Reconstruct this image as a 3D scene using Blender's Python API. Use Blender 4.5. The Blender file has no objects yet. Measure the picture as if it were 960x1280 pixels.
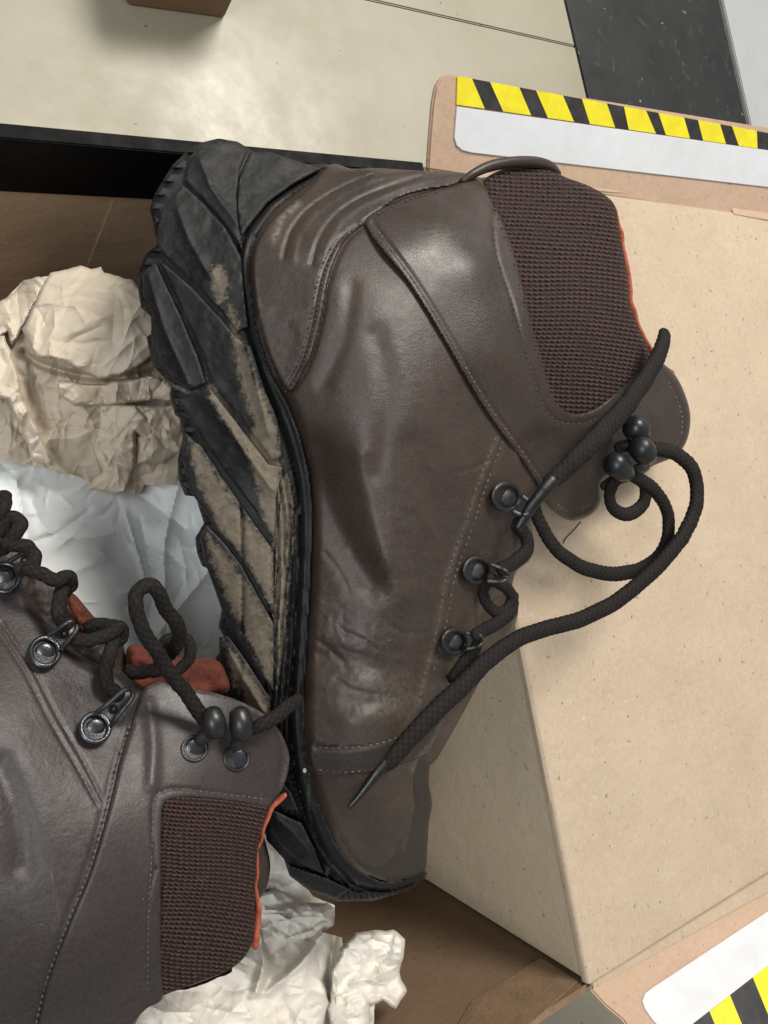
import bpy, bmesh, math, random
import numpy as np
from mathutils import Matrix, Vector
random.seed(7); rng = np.random.default_rng(7)
scene = bpy.context.scene
COL = scene.collection

# ---------------------------------------------------------------- camera
F = 940.0                      # focal length in photo pixels (960 x 1280)
XA = np.array([.8547, -.1530, .4960])     # world +X seen in camera axes (right, down, forward)
NA = np.array([-.4886, .0868, .8682])     # straight down
XA /= np.linalg.norm(XA); NA -= XA*XA.dot(NA); NA /= np.linalg.norm(NA)
YD = np.cross(NA, XA)                      # world -Y
U = .285                       # camera height above the box rim, metres
ZC = .460                      # camera height above the floor
cam_d = bpy.data.cameras.new('camera'); cam = bpy.data.objects.new('camera', cam_d); COL.objects.link(cam)
cam_d.sensor_fit = 'VERTICAL'; cam_d.sensor_height = 36; cam_d.lens = 36*F/1280
cam_d.clip_start = .005; cam_d.clip_end = 100
M = Matrix.Identity(4)
def cl(v): return (v[0], -v[1], -v[2])
rows = [cl(XA), cl(-YD), cl(-NA)]
for i in range(3):
    for j in range(3): M[i][j] = rows[i][j]
M[2][3] = ZC
cam.matrix_world = M
scene.camera = cam

# ---------------------------------------------------------------- light
world = bpy.data.worlds.new('World'); scene.world = world; world.use_nodes = True
world.node_tree.nodes['Background'].inputs[0].default_value = (.99, .99, 1.0, 1)
world.node_tree.nodes['Background'].inputs[1].default_value = .33
def lamp(name, loc, target, sx, sy, power, col):
    l = bpy.data.lights.new(name, 'AREA'); l.shape = 'RECTANGLE'; l.size = sx; l.size_y = sy
    l.energy = power; l.color = col
    o = bpy.data.objects.new(name, l); COL.objects.link(o); o.location = loc
    o.rotation_euler = (Vector(target)-Vector(loc)).to_track_quat('-Z', 'Y').to_euler()
    return o
lamp('ceiling_or_fill_lamp', (.86, 1.15, 1.75), (.2, 0, .1), .8, .5, 50, (1, .955, .88))
lamp('ceiling_or_fill_lamp', (-.85, -.1, 1.8), (.1, 0, .1), .9, .5, 18, (.94, .97, 1))  # added fill light without a visible source, brightens the box walls
vs = scene.view_settings
vs.view_transform = 'Standard'; vs.look = 'None'; vs.exposure = 0.0; vs.gamma = 1
scene.render.engine = 'CYCLES'

# ---------------------------------------------------------------- maths helpers
def ray(px, py):
    px = np.asarray(px, float)-480; py = np.asarray(py, float)-640
    x = XA[0]*px+XA[1]*py+XA[2]*F; y = YD[0]*px+YD[1]*py+YD[2]*F; n = NA[0]*px+NA[1]*py+NA[2]*F
    return x/n, -y/n, n
def W(px, py, h):
    """world points: pixel direction at depth h (units U below the camera)"""
    x, y, n = ray(px, py); h = np.asarray(h, float)
    return np.stack([x*h*U, y*h*U, ZC-h*U+0*x], -1)
def mpp(px, py, h):            # metres per pixel
    return float(h*U/ray(px, py)[2])
def rayplane(px, py, P0, n):
    x, y, _ = ray(px, py); d = np.array([float(x), float(y), -1.0]); C = np.array([0, 0, ZC])
    return C + d*(np.dot(np.asarray(P0)-C, n)/np.dot(d, n))
def tps(pts):
    a = np.array(pts, float); X = a[:, :2]/500.; z = a[:, 2]; n = len(X)
    r = np.hypot(X[:, None, 0]-X[None, :, 0], X[:, None, 1]-X[None, :, 1])
    K = np.where(r > 0, r*r*np.log(r+1e-12), 0)+np.eye(n)*.004
    P = np.c_[np.ones(n), X]; A = np.zeros((n+3, n+3)); A[:n, :n] = K; A[:n, n:] = P; A[n:, :n] = P.T
    c = np.linalg.solve(A, np.r_[z, 0, 0, 0])
    def f(x, y):
        x = np.asarray(x, float)/500.; y = np.asarray(y, float)/500.
        o = c[n]+c[n+1]*x+c[n+2]*y
        for i in range(n):
            q = (x-X[i, 0])**2+(y-X[i, 1])**2
            o = o+c[i]*.5*q*np.log(q+1e-12)
        return o
    return f
def vnoise(x, y, s, seed=0):
    g = np.random.default_rng(seed).random((64, 64)); x = np.asarray(x)/s; y = np.asarray(y)/s
    xi = np.floor(x).astype(int); yi = np.floor(y).astype(int); fx = x-xi; fy = y-yi
    fx = fx*fx*(3-2*fx); fy = fy*fy*(3-2*fy); a = lambda i, j: g[(xi+i) % 64, (yi+j) % 64]
    return (a(0, 0)*(1-fx)+a(1, 0)*fx)*(1-fy)+(a(0, 1)*(1-fx)+a(1, 1)*fx)*fy-.5
def fbm(x, y, s, seed=0, o=4):
    return sum(vnoise(x, y, s/2**k, seed+k)*.5**k for k in range(o))
def catmull(p, step, closed=True):
    p = np.array(p, float); n = len(p); out = []
    for i in range(n if closed else n-1):
        g = (lambda k: p[k % n]) if closed else (lambda k: p[min(max(k, 0), n-1)])
        a, b, c, d = g(i-1), g(i), g(i+1), g(i+2)
        m = max(1, int(np.linalg.norm((c-b)[:2])/step))
        for t in np.arange(m)/m:
            out.append(.5*((2*b)+(c-a)*t+(2*a-5*b+4*c-d)*t*t+(3*b-a-3*c+d)*t**3))
    if not closed: out.append(p[-1])
    return np.array(out)
def linear(p, step, closed=True):
    p = np.array(p, float); n = len(p); out = []
    for i in range(n if closed else n-1):
        b, c = p[i], p[(i+1) % n]; m = max(1, int(np.linalg.norm(c-b)/step))
        for t in np.arange(m)/m: out.append(b+(c-b)*t)
    if not closed: out.append(p[-1])
    return np.array(out)
def nearest(x, y, pl, closed):
    """distance and nearest point on a polyline, chunked"""
    x = np.ravel(x); y = np.ravel(y); A = pl; B = np.roll(pl, -1, 0)
    if not closed: A = A[:-1]; B = B[:-1]
    D = B-A; L = (D**2).sum(1)+1e-12
    dist = np.empty(len(x)); nx = np.empty(len(x)); ny = np.empty(len(x)); ss = np.empty(len(x))
    for s in range(0, len(x), 20000):
        e = slice(s, s+20000); X = x[e, None]; Y = y[e, None]
        t = np.clip(((X-A[:, 0])*D[:, 0]+(Y-A[:, 1])*D[:, 1])/L, 0, 1)
        qx = A[:, 0]+t*D[:, 0]; qy = A[:, 1]+t*D[:, 1]; d = (X-qx)**2+(Y-qy)**2
        k = d.argmin(1); r = np.arange(len(k))
        dist[e] = np.sqrt(d[r, k]); nx[e] = qx[r, k]; ny[e] = qy[r, k]; ss[e] = k+t[r, k]
    return dist, nx, ny
def dl(x, y, pts, smooth=True):
    pl = catmull(pts, 12, False) if smooth else np.array(pts, float)
    sh = np.shape(x); return nearest(x, y, pl, False)[0].reshape(sh)
def inside(x, y, pl):
    r = np.zeros(np.shape(x), bool); n = len(pl)
    for i in range(n):
        x1, y1 = pl[i]; x2, y2 = pl[(i+1) % n]
        if y1 == y2: continue
        r ^= ((y1 > y) != (y2 > y)) & (x < (x2-x1)*(y-y1)/(y2-y1)+x1)
    return r
def valley(x, y, pts, depth, width):
    d = dl(x, y, pts); return depth*np.exp(-(d/width)**2)
def crease(x, y, cell, seed):
    """faceted folds: difference of two piecewise-linear convex functions"""
    x = np.ravel(x).astype(float); y = np.ravel(y).astype(float); k = 1/cell**2
    x0, x1, y0, y1 = x.min()-cell, x.max()+cell, y.min()-cell, y.max()+cell; R = np.random.default_rng(seed); o = 0
    for sg in (1, -1):
        gx, gy = np.meshgrid(np.arange(x0, x1+cell, cell), np.arange(y0, y1+cell, cell))
        cx = (gx+R.uniform(-.5, .5, gx.shape)*cell).ravel(); cy = (gy+R.uniform(-.5, .5, gx.shape)*cell).ravel()
        a = R.uniform(-.35, .35, len(cx)); m = np.full(len(x), -1e9)
        for i in range(len(cx)):
            m = np.maximum(m, 2*k*(cx[i]*x+cy[i]*y)-k*(cx[i]**2+cy[i]**2)+a[i])
        o = o+sg*m
    return o

# ---------------------------------------------------------------- materials
def newmat(name):
    m = bpy.data.materials.new(name); m.use_nodes = True
    nt = m.node_tree; return m, nt, nt.nodes['Principled BSDF']
def N(nt, t, **k):
    n = nt.nodes.new(t)
    for a, b in k.items():
        if a in n.inputs: n.inputs[a].default_value = b
        else: setattr(n, a, b)
    return n
def noise(nt, scale, detail=4, rough=.6, dist=0, stretch=None):
    tc = N(nt, 'ShaderNodeTexCoord'); n = N(nt, 'ShaderNodeTexNoise', Scale=scale, Detail=detail, Roughness=rough, Distortion=dist)
    if stretch:
        mp = N(nt, 'ShaderNodeMapping'); mp.inputs['Scale'].default_value = stretch[:3]
        if len(stretch) > 3: mp.inputs['Rotation'].default_value = (0, 0, stretch[3])
        nt.links.new(tc.outputs['Object'], mp.inputs[0]); nt.links.new(mp.outputs[0], n.inputs['Vector'])
    else: nt.links.new(tc.outputs['Object'], n.inputs['Vector'])
    return n.outputs['Fac']
def ramp(nt, fac, a, b, ca=(0, 0, 0), cb=(1, 1, 1)):
    r = N(nt, 'ShaderNodeValToRGB'); r.color_ramp.elements[0].position = a; r.color_ramp.elements[1].position = b
    r.color_ramp.elements[0].color = (*ca, 1); r.color_ramp.elements[1].color = (*cb, 1)
    nt.links.new(fac, r.inputs[0]); return r.outputs[0]
def mix(nt, fac, a, b, mode='MIX'):
    m = N(nt, 'ShaderNodeMix', data_type='RGBA', blend_type=mode)
    for s, v in ((m.inputs[0], fac), (m.inputs[6], a), (m.inputs[7], b)):
        if isinstance(v, (int, float)): s.default_value = v
        elif isinstance(v, tuple): s.default_value = (*v, 1)
        else: nt.links.new(v, s)
    return m.outputs[2]
def math_(nt, op, a, b=0.):
    m = N(nt, 'ShaderNodeMath', operation=op)
    for s, v in ((m.inputs[0], a), (m.inputs[1], b)):
        if isinstance(v, (int, float)): s.default_value = v
        else: nt.links.new(v, s)
    return m.outputs[0]
def bump(nt, bs, hs, chain=None):
    """hs: list of (height socket, strength, distance)"""
    prev = None
    for h, st, di in hs:
        b = N(nt, 'ShaderNodeBump', Strength=st, Distance=di); nt.links.new(h, b.inputs['Height'])
        if prev: nt.links.new(prev, b.inputs['Normal'])
        prev = b.outputs[0]
    nt.links.new(prev, bs.inputs['Normal'])
def attr(nt, name):
    return N(nt, 'ShaderNodeAttribute', attribute_name=name).outputs['Fac']

def leather(name, c1, c2, rough=.42, scuff=.35):
    m, nt, bs = newmat(name)
    col = mix(nt, ramp(nt, noise(nt, 22, 5, .6), .35, .68), c1, c2)
    fine = ramp(nt, noise(nt, 900, 3, .7), .35, .75)
    col = mix(nt, fine, col, mix(nt, .6, col, tuple(min(1, v*1.6) for v in c2)))
    col = mix(nt, math_(nt, 'MULTIPLY', ramp(nt, noise(nt, 55, 6, .8, .4), .52, .72), .30), col, tuple(v*1.9 for v in c2))
    sc = math_(nt, 'MULTIPLY', ramp(nt, noise(nt, 260, 5, .75, 1.2, (1, .25, 1, .5)), .60, .74), ramp(nt, noise(nt, 30, 3), .45, .62))
    sc2 = math_(nt, 'MULTIPLY', ramp(nt, noise(nt, 420, 4, .8, .6, (.22, 1, 1, -.4)), .64, .72), ramp(nt, noise(nt, 18, 2), .5, .6))
    scs = math_(nt, 'MULTIPLY', math_(nt, 'MAXIMUM', sc, sc2), scuff)
    col = mix(nt, scs, col, (.15, .125, .105))
    w = math_(nt, 'MULTIPLY', attr(nt, 'wear'), ramp(nt, noise(nt, 520, 5, .8), .38, .62))
    col = mix(nt, w, col, (.20, .175, .15))
    specks = ramp(nt, noise(nt, 1300, 1, .5), .80, .83)
    col = mix(nt, math_(nt, 'MULTIPLY', specks, .5), col, (.30, .26, .21))
    nt.links.new(col, bs.inputs['Base Color'])
    r = ramp(nt, noise(nt, 60, 5, .7), .3, .75, (rough-.09,)*3, (rough+.16,)*3)
    r = math_(nt, 'ADD', r, math_(nt, 'MULTIPLY', math_(nt, 'ADD', scs, w), .3))
    nt.links.new(r, bs.inputs['Roughness']); bs.inputs['Specular IOR Level'].default_value = .5
    v = N(nt, 'ShaderNodeTexVoronoi', Scale=1500.0, feature='DISTANCE_TO_EDGE'); tc = N(nt, 'ShaderNodeTexCoord'); nt.links.new(tc.outputs['Object'], v.inputs['Vector'])
    bump(nt, bs, [(v.outputs['Distance'], .10, .0002), (noise(nt, 110, 4, .6, .6), .07, .0012), (noise(nt, 1000, 4, .75), .38, .0004)])
    return m
def rubber(name):
    m, nt, bs = newmat(name)
    col = mix(nt, ramp(nt, noise(nt, 70, 5, .7), .35, .7), (.0048, .0050, .0052), (.0105, .0110, .0113))
    dust = math_(nt, 'ADD', math_(nt, 'MULTIPLY', ramp(nt, noise(nt, 600, 6, .85), .56, .74), .16), math_(nt, 'MULTIPLY', ramp(nt, noise(nt, 1500, 2, .6), .68, .74), math_(nt, 'MULTIPLY', ramp(nt, noise(nt, 60, 3), .45, .65), .7)))
    col = mix(nt, dust, col, (.17, .155, .13))
    a = math_(nt, 'ADD', attr(nt, 'dirt'), math_(nt, 'MULTIPLY', math_(nt, 'SUBTRACT', noise(nt, 330, 8, .9), .5), 3.3))
    d = math_(nt, 'MULTIPLY', ramp(nt, a, .34, .74), .93)
    dc = mix(nt, ramp(nt, noise(nt, 300, 6, .8), .3, .7), (.095, .077, .055), (.20, .168, .125))
    col = mix(nt, d, col, dc)
    e = math_(nt, 'MULTIPLY', attr(nt, 'wear'), ramp(nt, noise(nt, 500, 5, .8), .38, .6))
    col = mix(nt, e, col, (.21, .20, .18))
    nt.links.new(col, bs.inputs['Base Color'])
    r = mix(nt, d, ramp(nt, noise(nt, 90, 4), .3, .7, (.42,)*3, (.66,)*3), (.9, .9, .9)); nt.links.new(r, bs.inputs['Roughness']); bs.inputs['Specular IOR Level'].default_value = .32
    bump(nt, bs, [(noise(nt, 900, 5, .8), .35, .0006), (noise(nt, 160, 4, .7), .3, .0009), (d, .25, .0006)])
    return m
def cardboard(name, c1, c2, rough=.82, gloss=None):
    m, nt, bs = newmat(name)
    col = mix(nt, ramp(nt, noise(nt, 9, 7, .72), .34, .66), c1, c2)
    col = mix(nt, math_(nt, 'MULTIPLY', ramp(nt, noise(nt, 60, 6, .8), .5, .7), .28), col, tuple(v*.80 for v in c1))
    col = mix(nt, ramp(nt, noise(nt, 700, 4, .8, 0, (1, .5, 1)), .3, .72), col, mix(nt, .45, col, tuple(min(1, v*1.3) for v in c2)))
    dark = ramp(nt, noise(nt, 480, 2, .4, .8, (1, .45, 1, .7)), .715, .76)
    col = mix(nt, math_(nt, 'MULTIPLY', dark, .55), col, tuple(v*.45 for v in c1))
    col = mix(nt, math_(nt, 'MULTIPLY', ramp(nt, noise(nt, 230, 5, .75), .42, .62), .22), col, (c1[0]*1.02, c1[1]*.93, c1[2]*.88))
    col = mix(nt, math_(nt, 'MULTIPLY', ramp(nt, noise(nt, 330, 1, .4, .3), .74, .765), .6), col, tuple(v*.35 for v in c1))
    lite = ramp(nt, noise(nt, 560, 2, .4, .8, (.4, 1, 1, .3)), .72, .77)
    col = mix(nt, math_(nt, 'MULTIPLY', lite, .4), col, tuple(min(1, v*1.45) for v in c2))
    nt.links.new(col, bs.inputs['Base Color']); bs.inputs['Roughness'].default_value = rough
    bump(nt, bs, [(noise(nt, 800, 4, .8), .45, .0005), (noise(nt, 150, 5, .7), .10, .0012), (noise(nt, 26, 4, .6), .5, .003), (noise(nt, 6, 2), .5, .006)])
    return m
def paper(name, c1, c2, rough=.7, sheen=.0):
    m, nt, bs = newmat(name)
    col = mix(nt, ramp(nt, noise(nt, 16, 4, .6), .35, .65), c1, c2)
    col = mix(nt, math_(nt, 'MULTIPLY', ramp(nt, noise(nt, 500, 2, .4, .5), .70, .76), .35), col, tuple(v*.4 for v in c1))
    nt.links.new(col, bs.inputs['Base Color']); bs.inputs['Roughness'].default_value = rough
    bump(nt, bs, [(noise(nt, 260, 4, .7, .8), .12, .0006), (noise(nt, 1200, 3, .7), .12, .0002)])
    return m
def plain(name, c, rough=.5, metal=0, nb=0, c2=None, ns=200):
    m, nt, bs = newmat(name)
    col = mix(nt, ramp(nt, noise(nt, ns, 4, .7), .3, .7), c, c2 or tuple(v*.8 for v in c))
    nt.links.new(col, bs.inputs['Base Color']); bs.inputs['Metallic'].default_value = metal
    nt.links.new(ramp(nt, noise(nt, ns*.7, 4, .7), .3, .7, (max(0, rough-.08),)*3, (min(1, rough+.1),)*3), bs.inputs['Roughness'])
    if nb: bump(nt, bs, [(noise(nt, 500, 4, .7), nb, .0006)])
    return m
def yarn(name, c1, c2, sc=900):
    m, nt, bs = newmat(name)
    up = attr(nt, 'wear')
    col = mix(nt, up, c1, c2)  # gaps between strands darkened in colour, shade painted by strand height
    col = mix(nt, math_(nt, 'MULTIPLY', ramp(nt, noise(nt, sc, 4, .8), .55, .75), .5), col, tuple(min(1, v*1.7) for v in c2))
    nt.links.new(col, bs.inputs['Base Color']); bs.inputs['Roughness'].default_value = .75
    bs.inputs['Specular IOR Level'].default_value = .2
    bump(nt, bs, [(noise(nt, 1400, 3, .8), .5, .0005)])
    return m
L_MAIN = leather('brown_leather', (.021, .0138, .0100), (.040, .0275, .0205), .43)
L_COLLAR = leather('smooth_collar_leather', (.021, .0135, .0098), (.036, .0245, .0180), .38, .25)
L_TOE = leather('toe_leather', (.011, .0078, .0058), (.023, .0165, .0125), .55, .6)
L_TWO = leather('grey_brown_leather', (.019, .0138, .0128), (.034, .0262, .0245), .42)
RUB = rubber('black_rubber')
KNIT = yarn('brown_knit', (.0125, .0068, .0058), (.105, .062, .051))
LACE = yarn('black_lace', (.0025, .0021, .0019), (.018, .0145, .0125))
THREAD = plain('brown_thread', (.10, .066, .054), .7)
THREAD_L = plain('pale_thread', (.105, .088, .08), .7)
THREAD_D = plain('dark_thread', (.045, .031, .025), .7)
ORANGE = plain('orange_lining', (.46, .115, .055), .95, 0, .9, (.24, .05, .025), 420)
PAD = plain('rust_lining', (.17, .034, .014), .95, 0, .9, (.05, .012, .008), 130)
METAL = plain('gunmetal', (.040, .042, .047), .42, .8, .4, (.09, .085, .08))
METAL_L = plain('worn_gunmetal', (.085, .09, .10), .27, .9, .3)
BEAD = plain('black_enamel', (.010, .0105, .0115), .38, 0, .1)
AGLET = plain('black_aglet', (.006, .0055, .0055), .38, 0, .3)
CARD = cardboard('kraft_cardboard', (.39, .305, .212), (.48, .385, .278))
CARD_IN = cardboard('kraft_cardboard_inside', (.50, .41, .29), (.58, .49, .36))
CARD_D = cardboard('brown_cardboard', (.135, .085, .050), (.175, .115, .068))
CARD_F = cardboard('flap_cardboard', (.40, .275, .19), (.47, .335, .235))
CARD_B = cardboard('brightened_kraft_cardboard', (.47, .34, .225), (.53, .39, .26), .6)  # kraft base colour raised in place of light reaching the back wall
BLACKC = plain('black_printed_card', (.0025, .0025, .003), .6, 0, .05); BLACKC.node_tree.nodes['Principled BSDF'].inputs['Specular IOR Level'].default_value = .12
TAPE = plain('brown_packing_tape', (.25, .165, .10), .18, 0, 1., (.17, .108, .064), 90)
WHITE = plain('white_print', (.65, .66, .68), .38, 0, .1, (.57, .58, .595), 45)
YELLOW = plain('yellow_print', (.80, .70, .014), .40, 0, .1, (.66, .56, .02), 110)
BLACK = plain('black_print', (.012, .0115, .0115), .45, 0, .1, (.035, .033, .032), 150)
KRAFT = paper('kraft_paper', (.52, .44, .335), (.64, .55, .435))
TISSUE = paper('white_tissue', (.72, .755, .745), (.80, .835, .825), .55)
PAPER3 = paper('pale_packing_paper', (.60, .56, .49), (.70, .66, .59), .6)

# ---------------------------------------------------------------- object helpers
def thing(name, label, cat, loc, group=None):
    o = bpy.data.objects.new(name, None); COL.objects.link(o); o.empty_display_size = .02
    o.location = loc; o['label'] = label; o['category'] = cat
    if group: o['group'] = group
    return o
def link(name, me, m, parent=None, kind=None, label=None):
    o = bpy.data.objects.new(name, me); COL.objects.link(o)
    if m: me.materials.append(m)
    if parent:
        o.parent = parent
        if parent.type == 'EMPTY': o.matrix_parent_inverse = Matrix.Translation(-Vector(parent.location))
    if kind: o['kind'] = kind
    if label: o['label'] = label
    return o
def mesh(name, V, Fc, smooth=True, attrs=None, sharp=None):
    me = bpy.data.meshes.new(name); me.from_pydata(np.asarray(V).tolist(), [], Fc if isinstance(Fc, list) else Fc.tolist()); me.update()
    bm = bmesh.new(); bm.from_mesh(me); bmesh.ops.recalc_face_normals(bm, faces=bm.faces); bm.to_mesh(me); bm.free()
    if smooth:
        me.polygons.foreach_set('use_smooth', [True]*len(me.polygons))
        if sharp: me.set_sharp_from_angle(angle=math.radians(sharp))
    for k, v in (attrs or {}).items():
        a = me.attributes.new(k, 'FLOAT', 'POINT'); a.data.foreach_set('value', np.asarray(v, np.float32))
    return me
def patch(name, poly, h, m, parent, thick=.01, step=3., rnd=(6, .006), smooth=True, relief=None, attrs=None,
          belly=0, hmax=None, jag=0, sharp=45, kind=None, label=None, shade=True):
    """closed shell whose top follows h(x, y) inside poly; h in units U below the camera"""
    pl = catmull(poly, step*1.5) if smooth else linear(poly, step*1.5)
    if jag:
        k_ = np.arange(len(pl)); pl = pl+jag*3*np.stack([fbm(pl[:, 0], pl[:, 1], 13, 3, 3), fbm(pl[:, 0], pl[:, 1], 13, 8, 3)], -1)
    x0, y0 = pl.min(0)-step; x1, y1 = pl.max(0)+step
    gx = np.arange(x0, x1+step, step); gy = np.arange(y0, y1+step, step)
    X, Y = np.meshgrid(gx, gy); cx = (X[:-1, :-1]+step/2); cy = (Y[:-1, :-1]+step/2)
    keep = inside(cx, cy, pl); jj, ii = np.nonzero(keep); w = len(gx)
    a = jj*w+ii; q = np.stack([a, a+1, a+1+w, a+w], 1)
    used, inv = np.unique(q, return_inverse=True); q = inv.reshape(-1, 4)
    x = X.ravel()[used]; y = Y.ravel()[used]; n = len(x)
    ed = np.concatenate([q[:, [k, (k+1) % 4]] for k in range(4)]); key = ed.min(1)*n+ed.max(1)
    u, cnt = np.unique(key, return_counts=True); bd = ed[np.isin(key, u[cnt == 1])]
    bi = np.unique(bd); d, nx, ny = nearest(x, y, pl, True)
    x = x.copy(); y = y.copy(); x[bi] = nx[bi]; y[bi] = ny[bi]; d[bi] = 0
    H = h(x, y)
    if relief is not None: H = H+relief(x, y)
    if rnd:
        t = np.clip(1-d/rnd[0], 0, 1); H = H+rnd[1]*(1-np.sqrt(1-t*t*.999))
    th = thick*(np.sqrt(np.clip(1-(1-np.clip(d/belly, 0, 1))**2, 0, 1))*.93+.07) if belly else thick
    B = H+th
    if hmax is not None:
        lim = hmax(x, y) if callable(hmax) else hmax
        B = np.maximum(np.minimum(B, lim), H+.004)
    V = np.concatenate([W(x, y, H), W(x, y, B)])
    side = np.stack([bd[:, 0], bd[:, 1], bd[:, 1]+n, bd[:, 0]+n], 1)
    Fc = np.concatenate([q, q[:, ::-1]+n, side])
    at = {k: np.tile(f(x, y), 2) for k, f in (attrs or {}).items()}
    me = mesh(name, V, Fc, shade, at, sharp)
    return link(name, me, m, parent, kind, label)
def plate(name, pts, n, t, m, parent, bevel=.0006, kind=None, label=None):
    """flat polygon of 3D points, thickness t against the normal n"""
    pts = [Vector(p) for p in pts]; n = Vector(n).normalized(); bm = bmesh.new()
    a = [bm.verts.new(p) for p in pts]; b = [bm.verts.new(p-n*t) for p in pts]; k = len(pts)
    bm.faces.new(a); bm.faces.new(b[::-1])
    for i in range(k): bm.faces.new((a[i], b[i], b[(i+1) % k], a[(i+1) % k]))
    bmesh.ops.recalc_face_normals(bm, faces=bm.faces)
    if bevel:
        bmesh.ops.bevel(bm, geom=[e for e in bm.edges], offset=bevel, segments=2, affect='EDGES', clamp_overlap=True)
    me = bpy.data.meshes.new(name); bm.to_mesh(me); bm.free()
    return link(name, me, m, parent, kind, label)
def tube3(P, r, up=None, flat=1., seg=14, braid=0, closed=False, wide=1.):
    """mesh data of a tube along 3D points; r per point"""
    P = np.array(P, float); n = len(P); r = np.broadcast_to(np.asarray(r, float), (n,)).copy()
    if closed: T = np.roll(P, -1, 0)-np.roll(P, 1, 0)
    else: T = np.gradient(P, axis=0)
    T /= np.linalg.norm(T, axis=1)[:, None]+1e-12
    s = np.cumsum(np.r_[0, np.linalg.norm(np.diff(P, axis=0), axis=1)])
    Z = np.array([0, 0, 1.]) if up is None else np.asarray(up, float)
    S = np.cross(T, Z); ln = np.linalg.norm(S, axis=1)[:, None]
    for i in range(n):
        if ln[i] < .15 and i: S[i] = S[i-1]*1.0; ln[i] = np.linalg.norm(S[i])
    S /= ln+1e-12; O = np.cross(S, T)
    if not closed:                      # rounded ends
        k = 4; Pa, Ra, Sa, Oa, sa = [], [], [], [], []
        for j in range(k): a = math.pi/2*(j/k); Pa.append(P[0]-T[0]*r[0]*math.cos(a)*.8); Ra.append(r[0]*max(.02, math.sin(a))); Sa.append(S[0]); Oa.append(O[0]); sa.append(s[0])
        Pb, Rb, Sb, Ob, sb = [], [], [], [], []
        for j in range(k): a = math.pi/2*(1-j/k) - math.pi/2/k; Pb.append(P[-1]+T[-1]*r[-1]*math.cos(a)*.8); Rb.append(r[-1]*max(.02, math.sin(a))); Sb.append(S[-1]); Ob.append(O[-1]); sb.append(s[-1])
        P = np.r_[Pa, P, Pb]; r = np.r_[Ra, r, Rb]; S = np.r_[Sa, S, Sb]; O = np.r_[Oa, O, Ob]; s = np.r_[sa, s, sb]; n = len(P)
    th = np.arange(seg)*2*math.pi/seg; wv = np.zeros((n, seg))
    rr = r[:, None]*np.ones(seg)
    if braid:
        a = 2*math.pi*s[:, None]/braid; wv = np.abs(np.sin((6*th+a)/2))*np.abs(np.sin((6*th-a)/2)); wv = wv**.6
        rr = rr*(.93+.11*wv)
    V = P[:, None]+S[:, None]*(np.cos(th)*rr)[:, :, None]*wide+O[:, None]*(np.sin(th)*rr*flat)[:, :, None]
    Fc = []
    for i in range(n if closed else n-1):
        a = i*seg; b = ((i+1) % n)*seg
        for j in range(seg): j2 = (j+1) % seg; Fc.append((a+j, a+j2, b+j2, b+j))
    if not closed: Fc.append(tuple(range(seg))[::-1]); Fc.append(tuple((n-1)*seg+j for j in range(seg)))
    return V.reshape(-1, 3), Fc, wv.ravel()
def tube(name, pts, rpx, m, parent, flat=1., seg=14, braid=0, closed=False, step=2.0, wide=1., kind=None, label=None, wig=0):
    """pts (px, py, h[, radius in px])"""
    pts = [tuple(p)+((rpx,) if len(p) == 3 else ()) for p in pts]
    q = catmull(pts, step, closed)
    P = W(q[:, 0], q[:, 1], q[:, 2]); R = np.array([q[i, 3]*mpp(q[i, 0], q[i, 1], q[i, 2]) for i in range(len(q))])
    if wig: P = P+np.stack([vnoise(q[:, 0], q[:, 1], 14, 5+i)*wig for i in range(3)], -1)
    V, Fc, wv = tube3(P, R, None, flat, seg, braid, closed, wide)
    return link(name, mesh(name, V, Fc, True, {'wear': wv}, 60), m, parent, kind, label)
def lace(pts, parent, rpx=10.5, flat=.62, **k):
    pts = [tuple(p[:3])+(p[3]*.93,) if len(p) > 3 else p for p in pts]; rpx *= .93
    k.setdefault('step', 1.3)
    k.setdefault('wig', .0006)
    return tube('lace', pts, rpx, LACE, parent, flat, 24, .0030, **k)
def dome(name, px, py, h, rpx, m, parent, flat=.45, lift=0., asp=1., seg=20):
    """flattened dome (rivet head) resting at h"""
    V, Fc = [], []; r = rpx*mpp(px, py, h); C = W(px, py, h); rings = 7
    for i in range(rings):
        a = math.pi*.5*i/(rings-1)
        for j in range(seg):
            t = 2*math.pi*j/seg; V.append(C+np.array([math.cos(t)*math.cos(a)*r*asp, math.sin(t)*math.cos(a)*r, math.sin(a)*r*flat+lift]))
    for i in range(rings-1):
        for j in range(seg): j2 = (j+1) % seg; Fc.append((i*seg+j, i*seg+j2, (i+1)*seg+j2, (i+1)*seg+j))
    Fc.append(tuple(range(seg))[::-1])
    return link(name, mesh(name, V, Fc, True, None, 60), m, parent)
def ring(name, px, py, hf, rpx, wpx, m, parent, lift=.004, asp=1., flat=.8):
    pts = []
    for j in range(24):
        t = 2*math.pi*j/24; x = px+rpx*asp*math.cos(t); y = py+rpx*math.sin(t); pts.append((x, y, float(hf(x, y))-lift))
    return tube(name, pts, wpx, m, parent, flat, 10, 0, True, 3)
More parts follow.
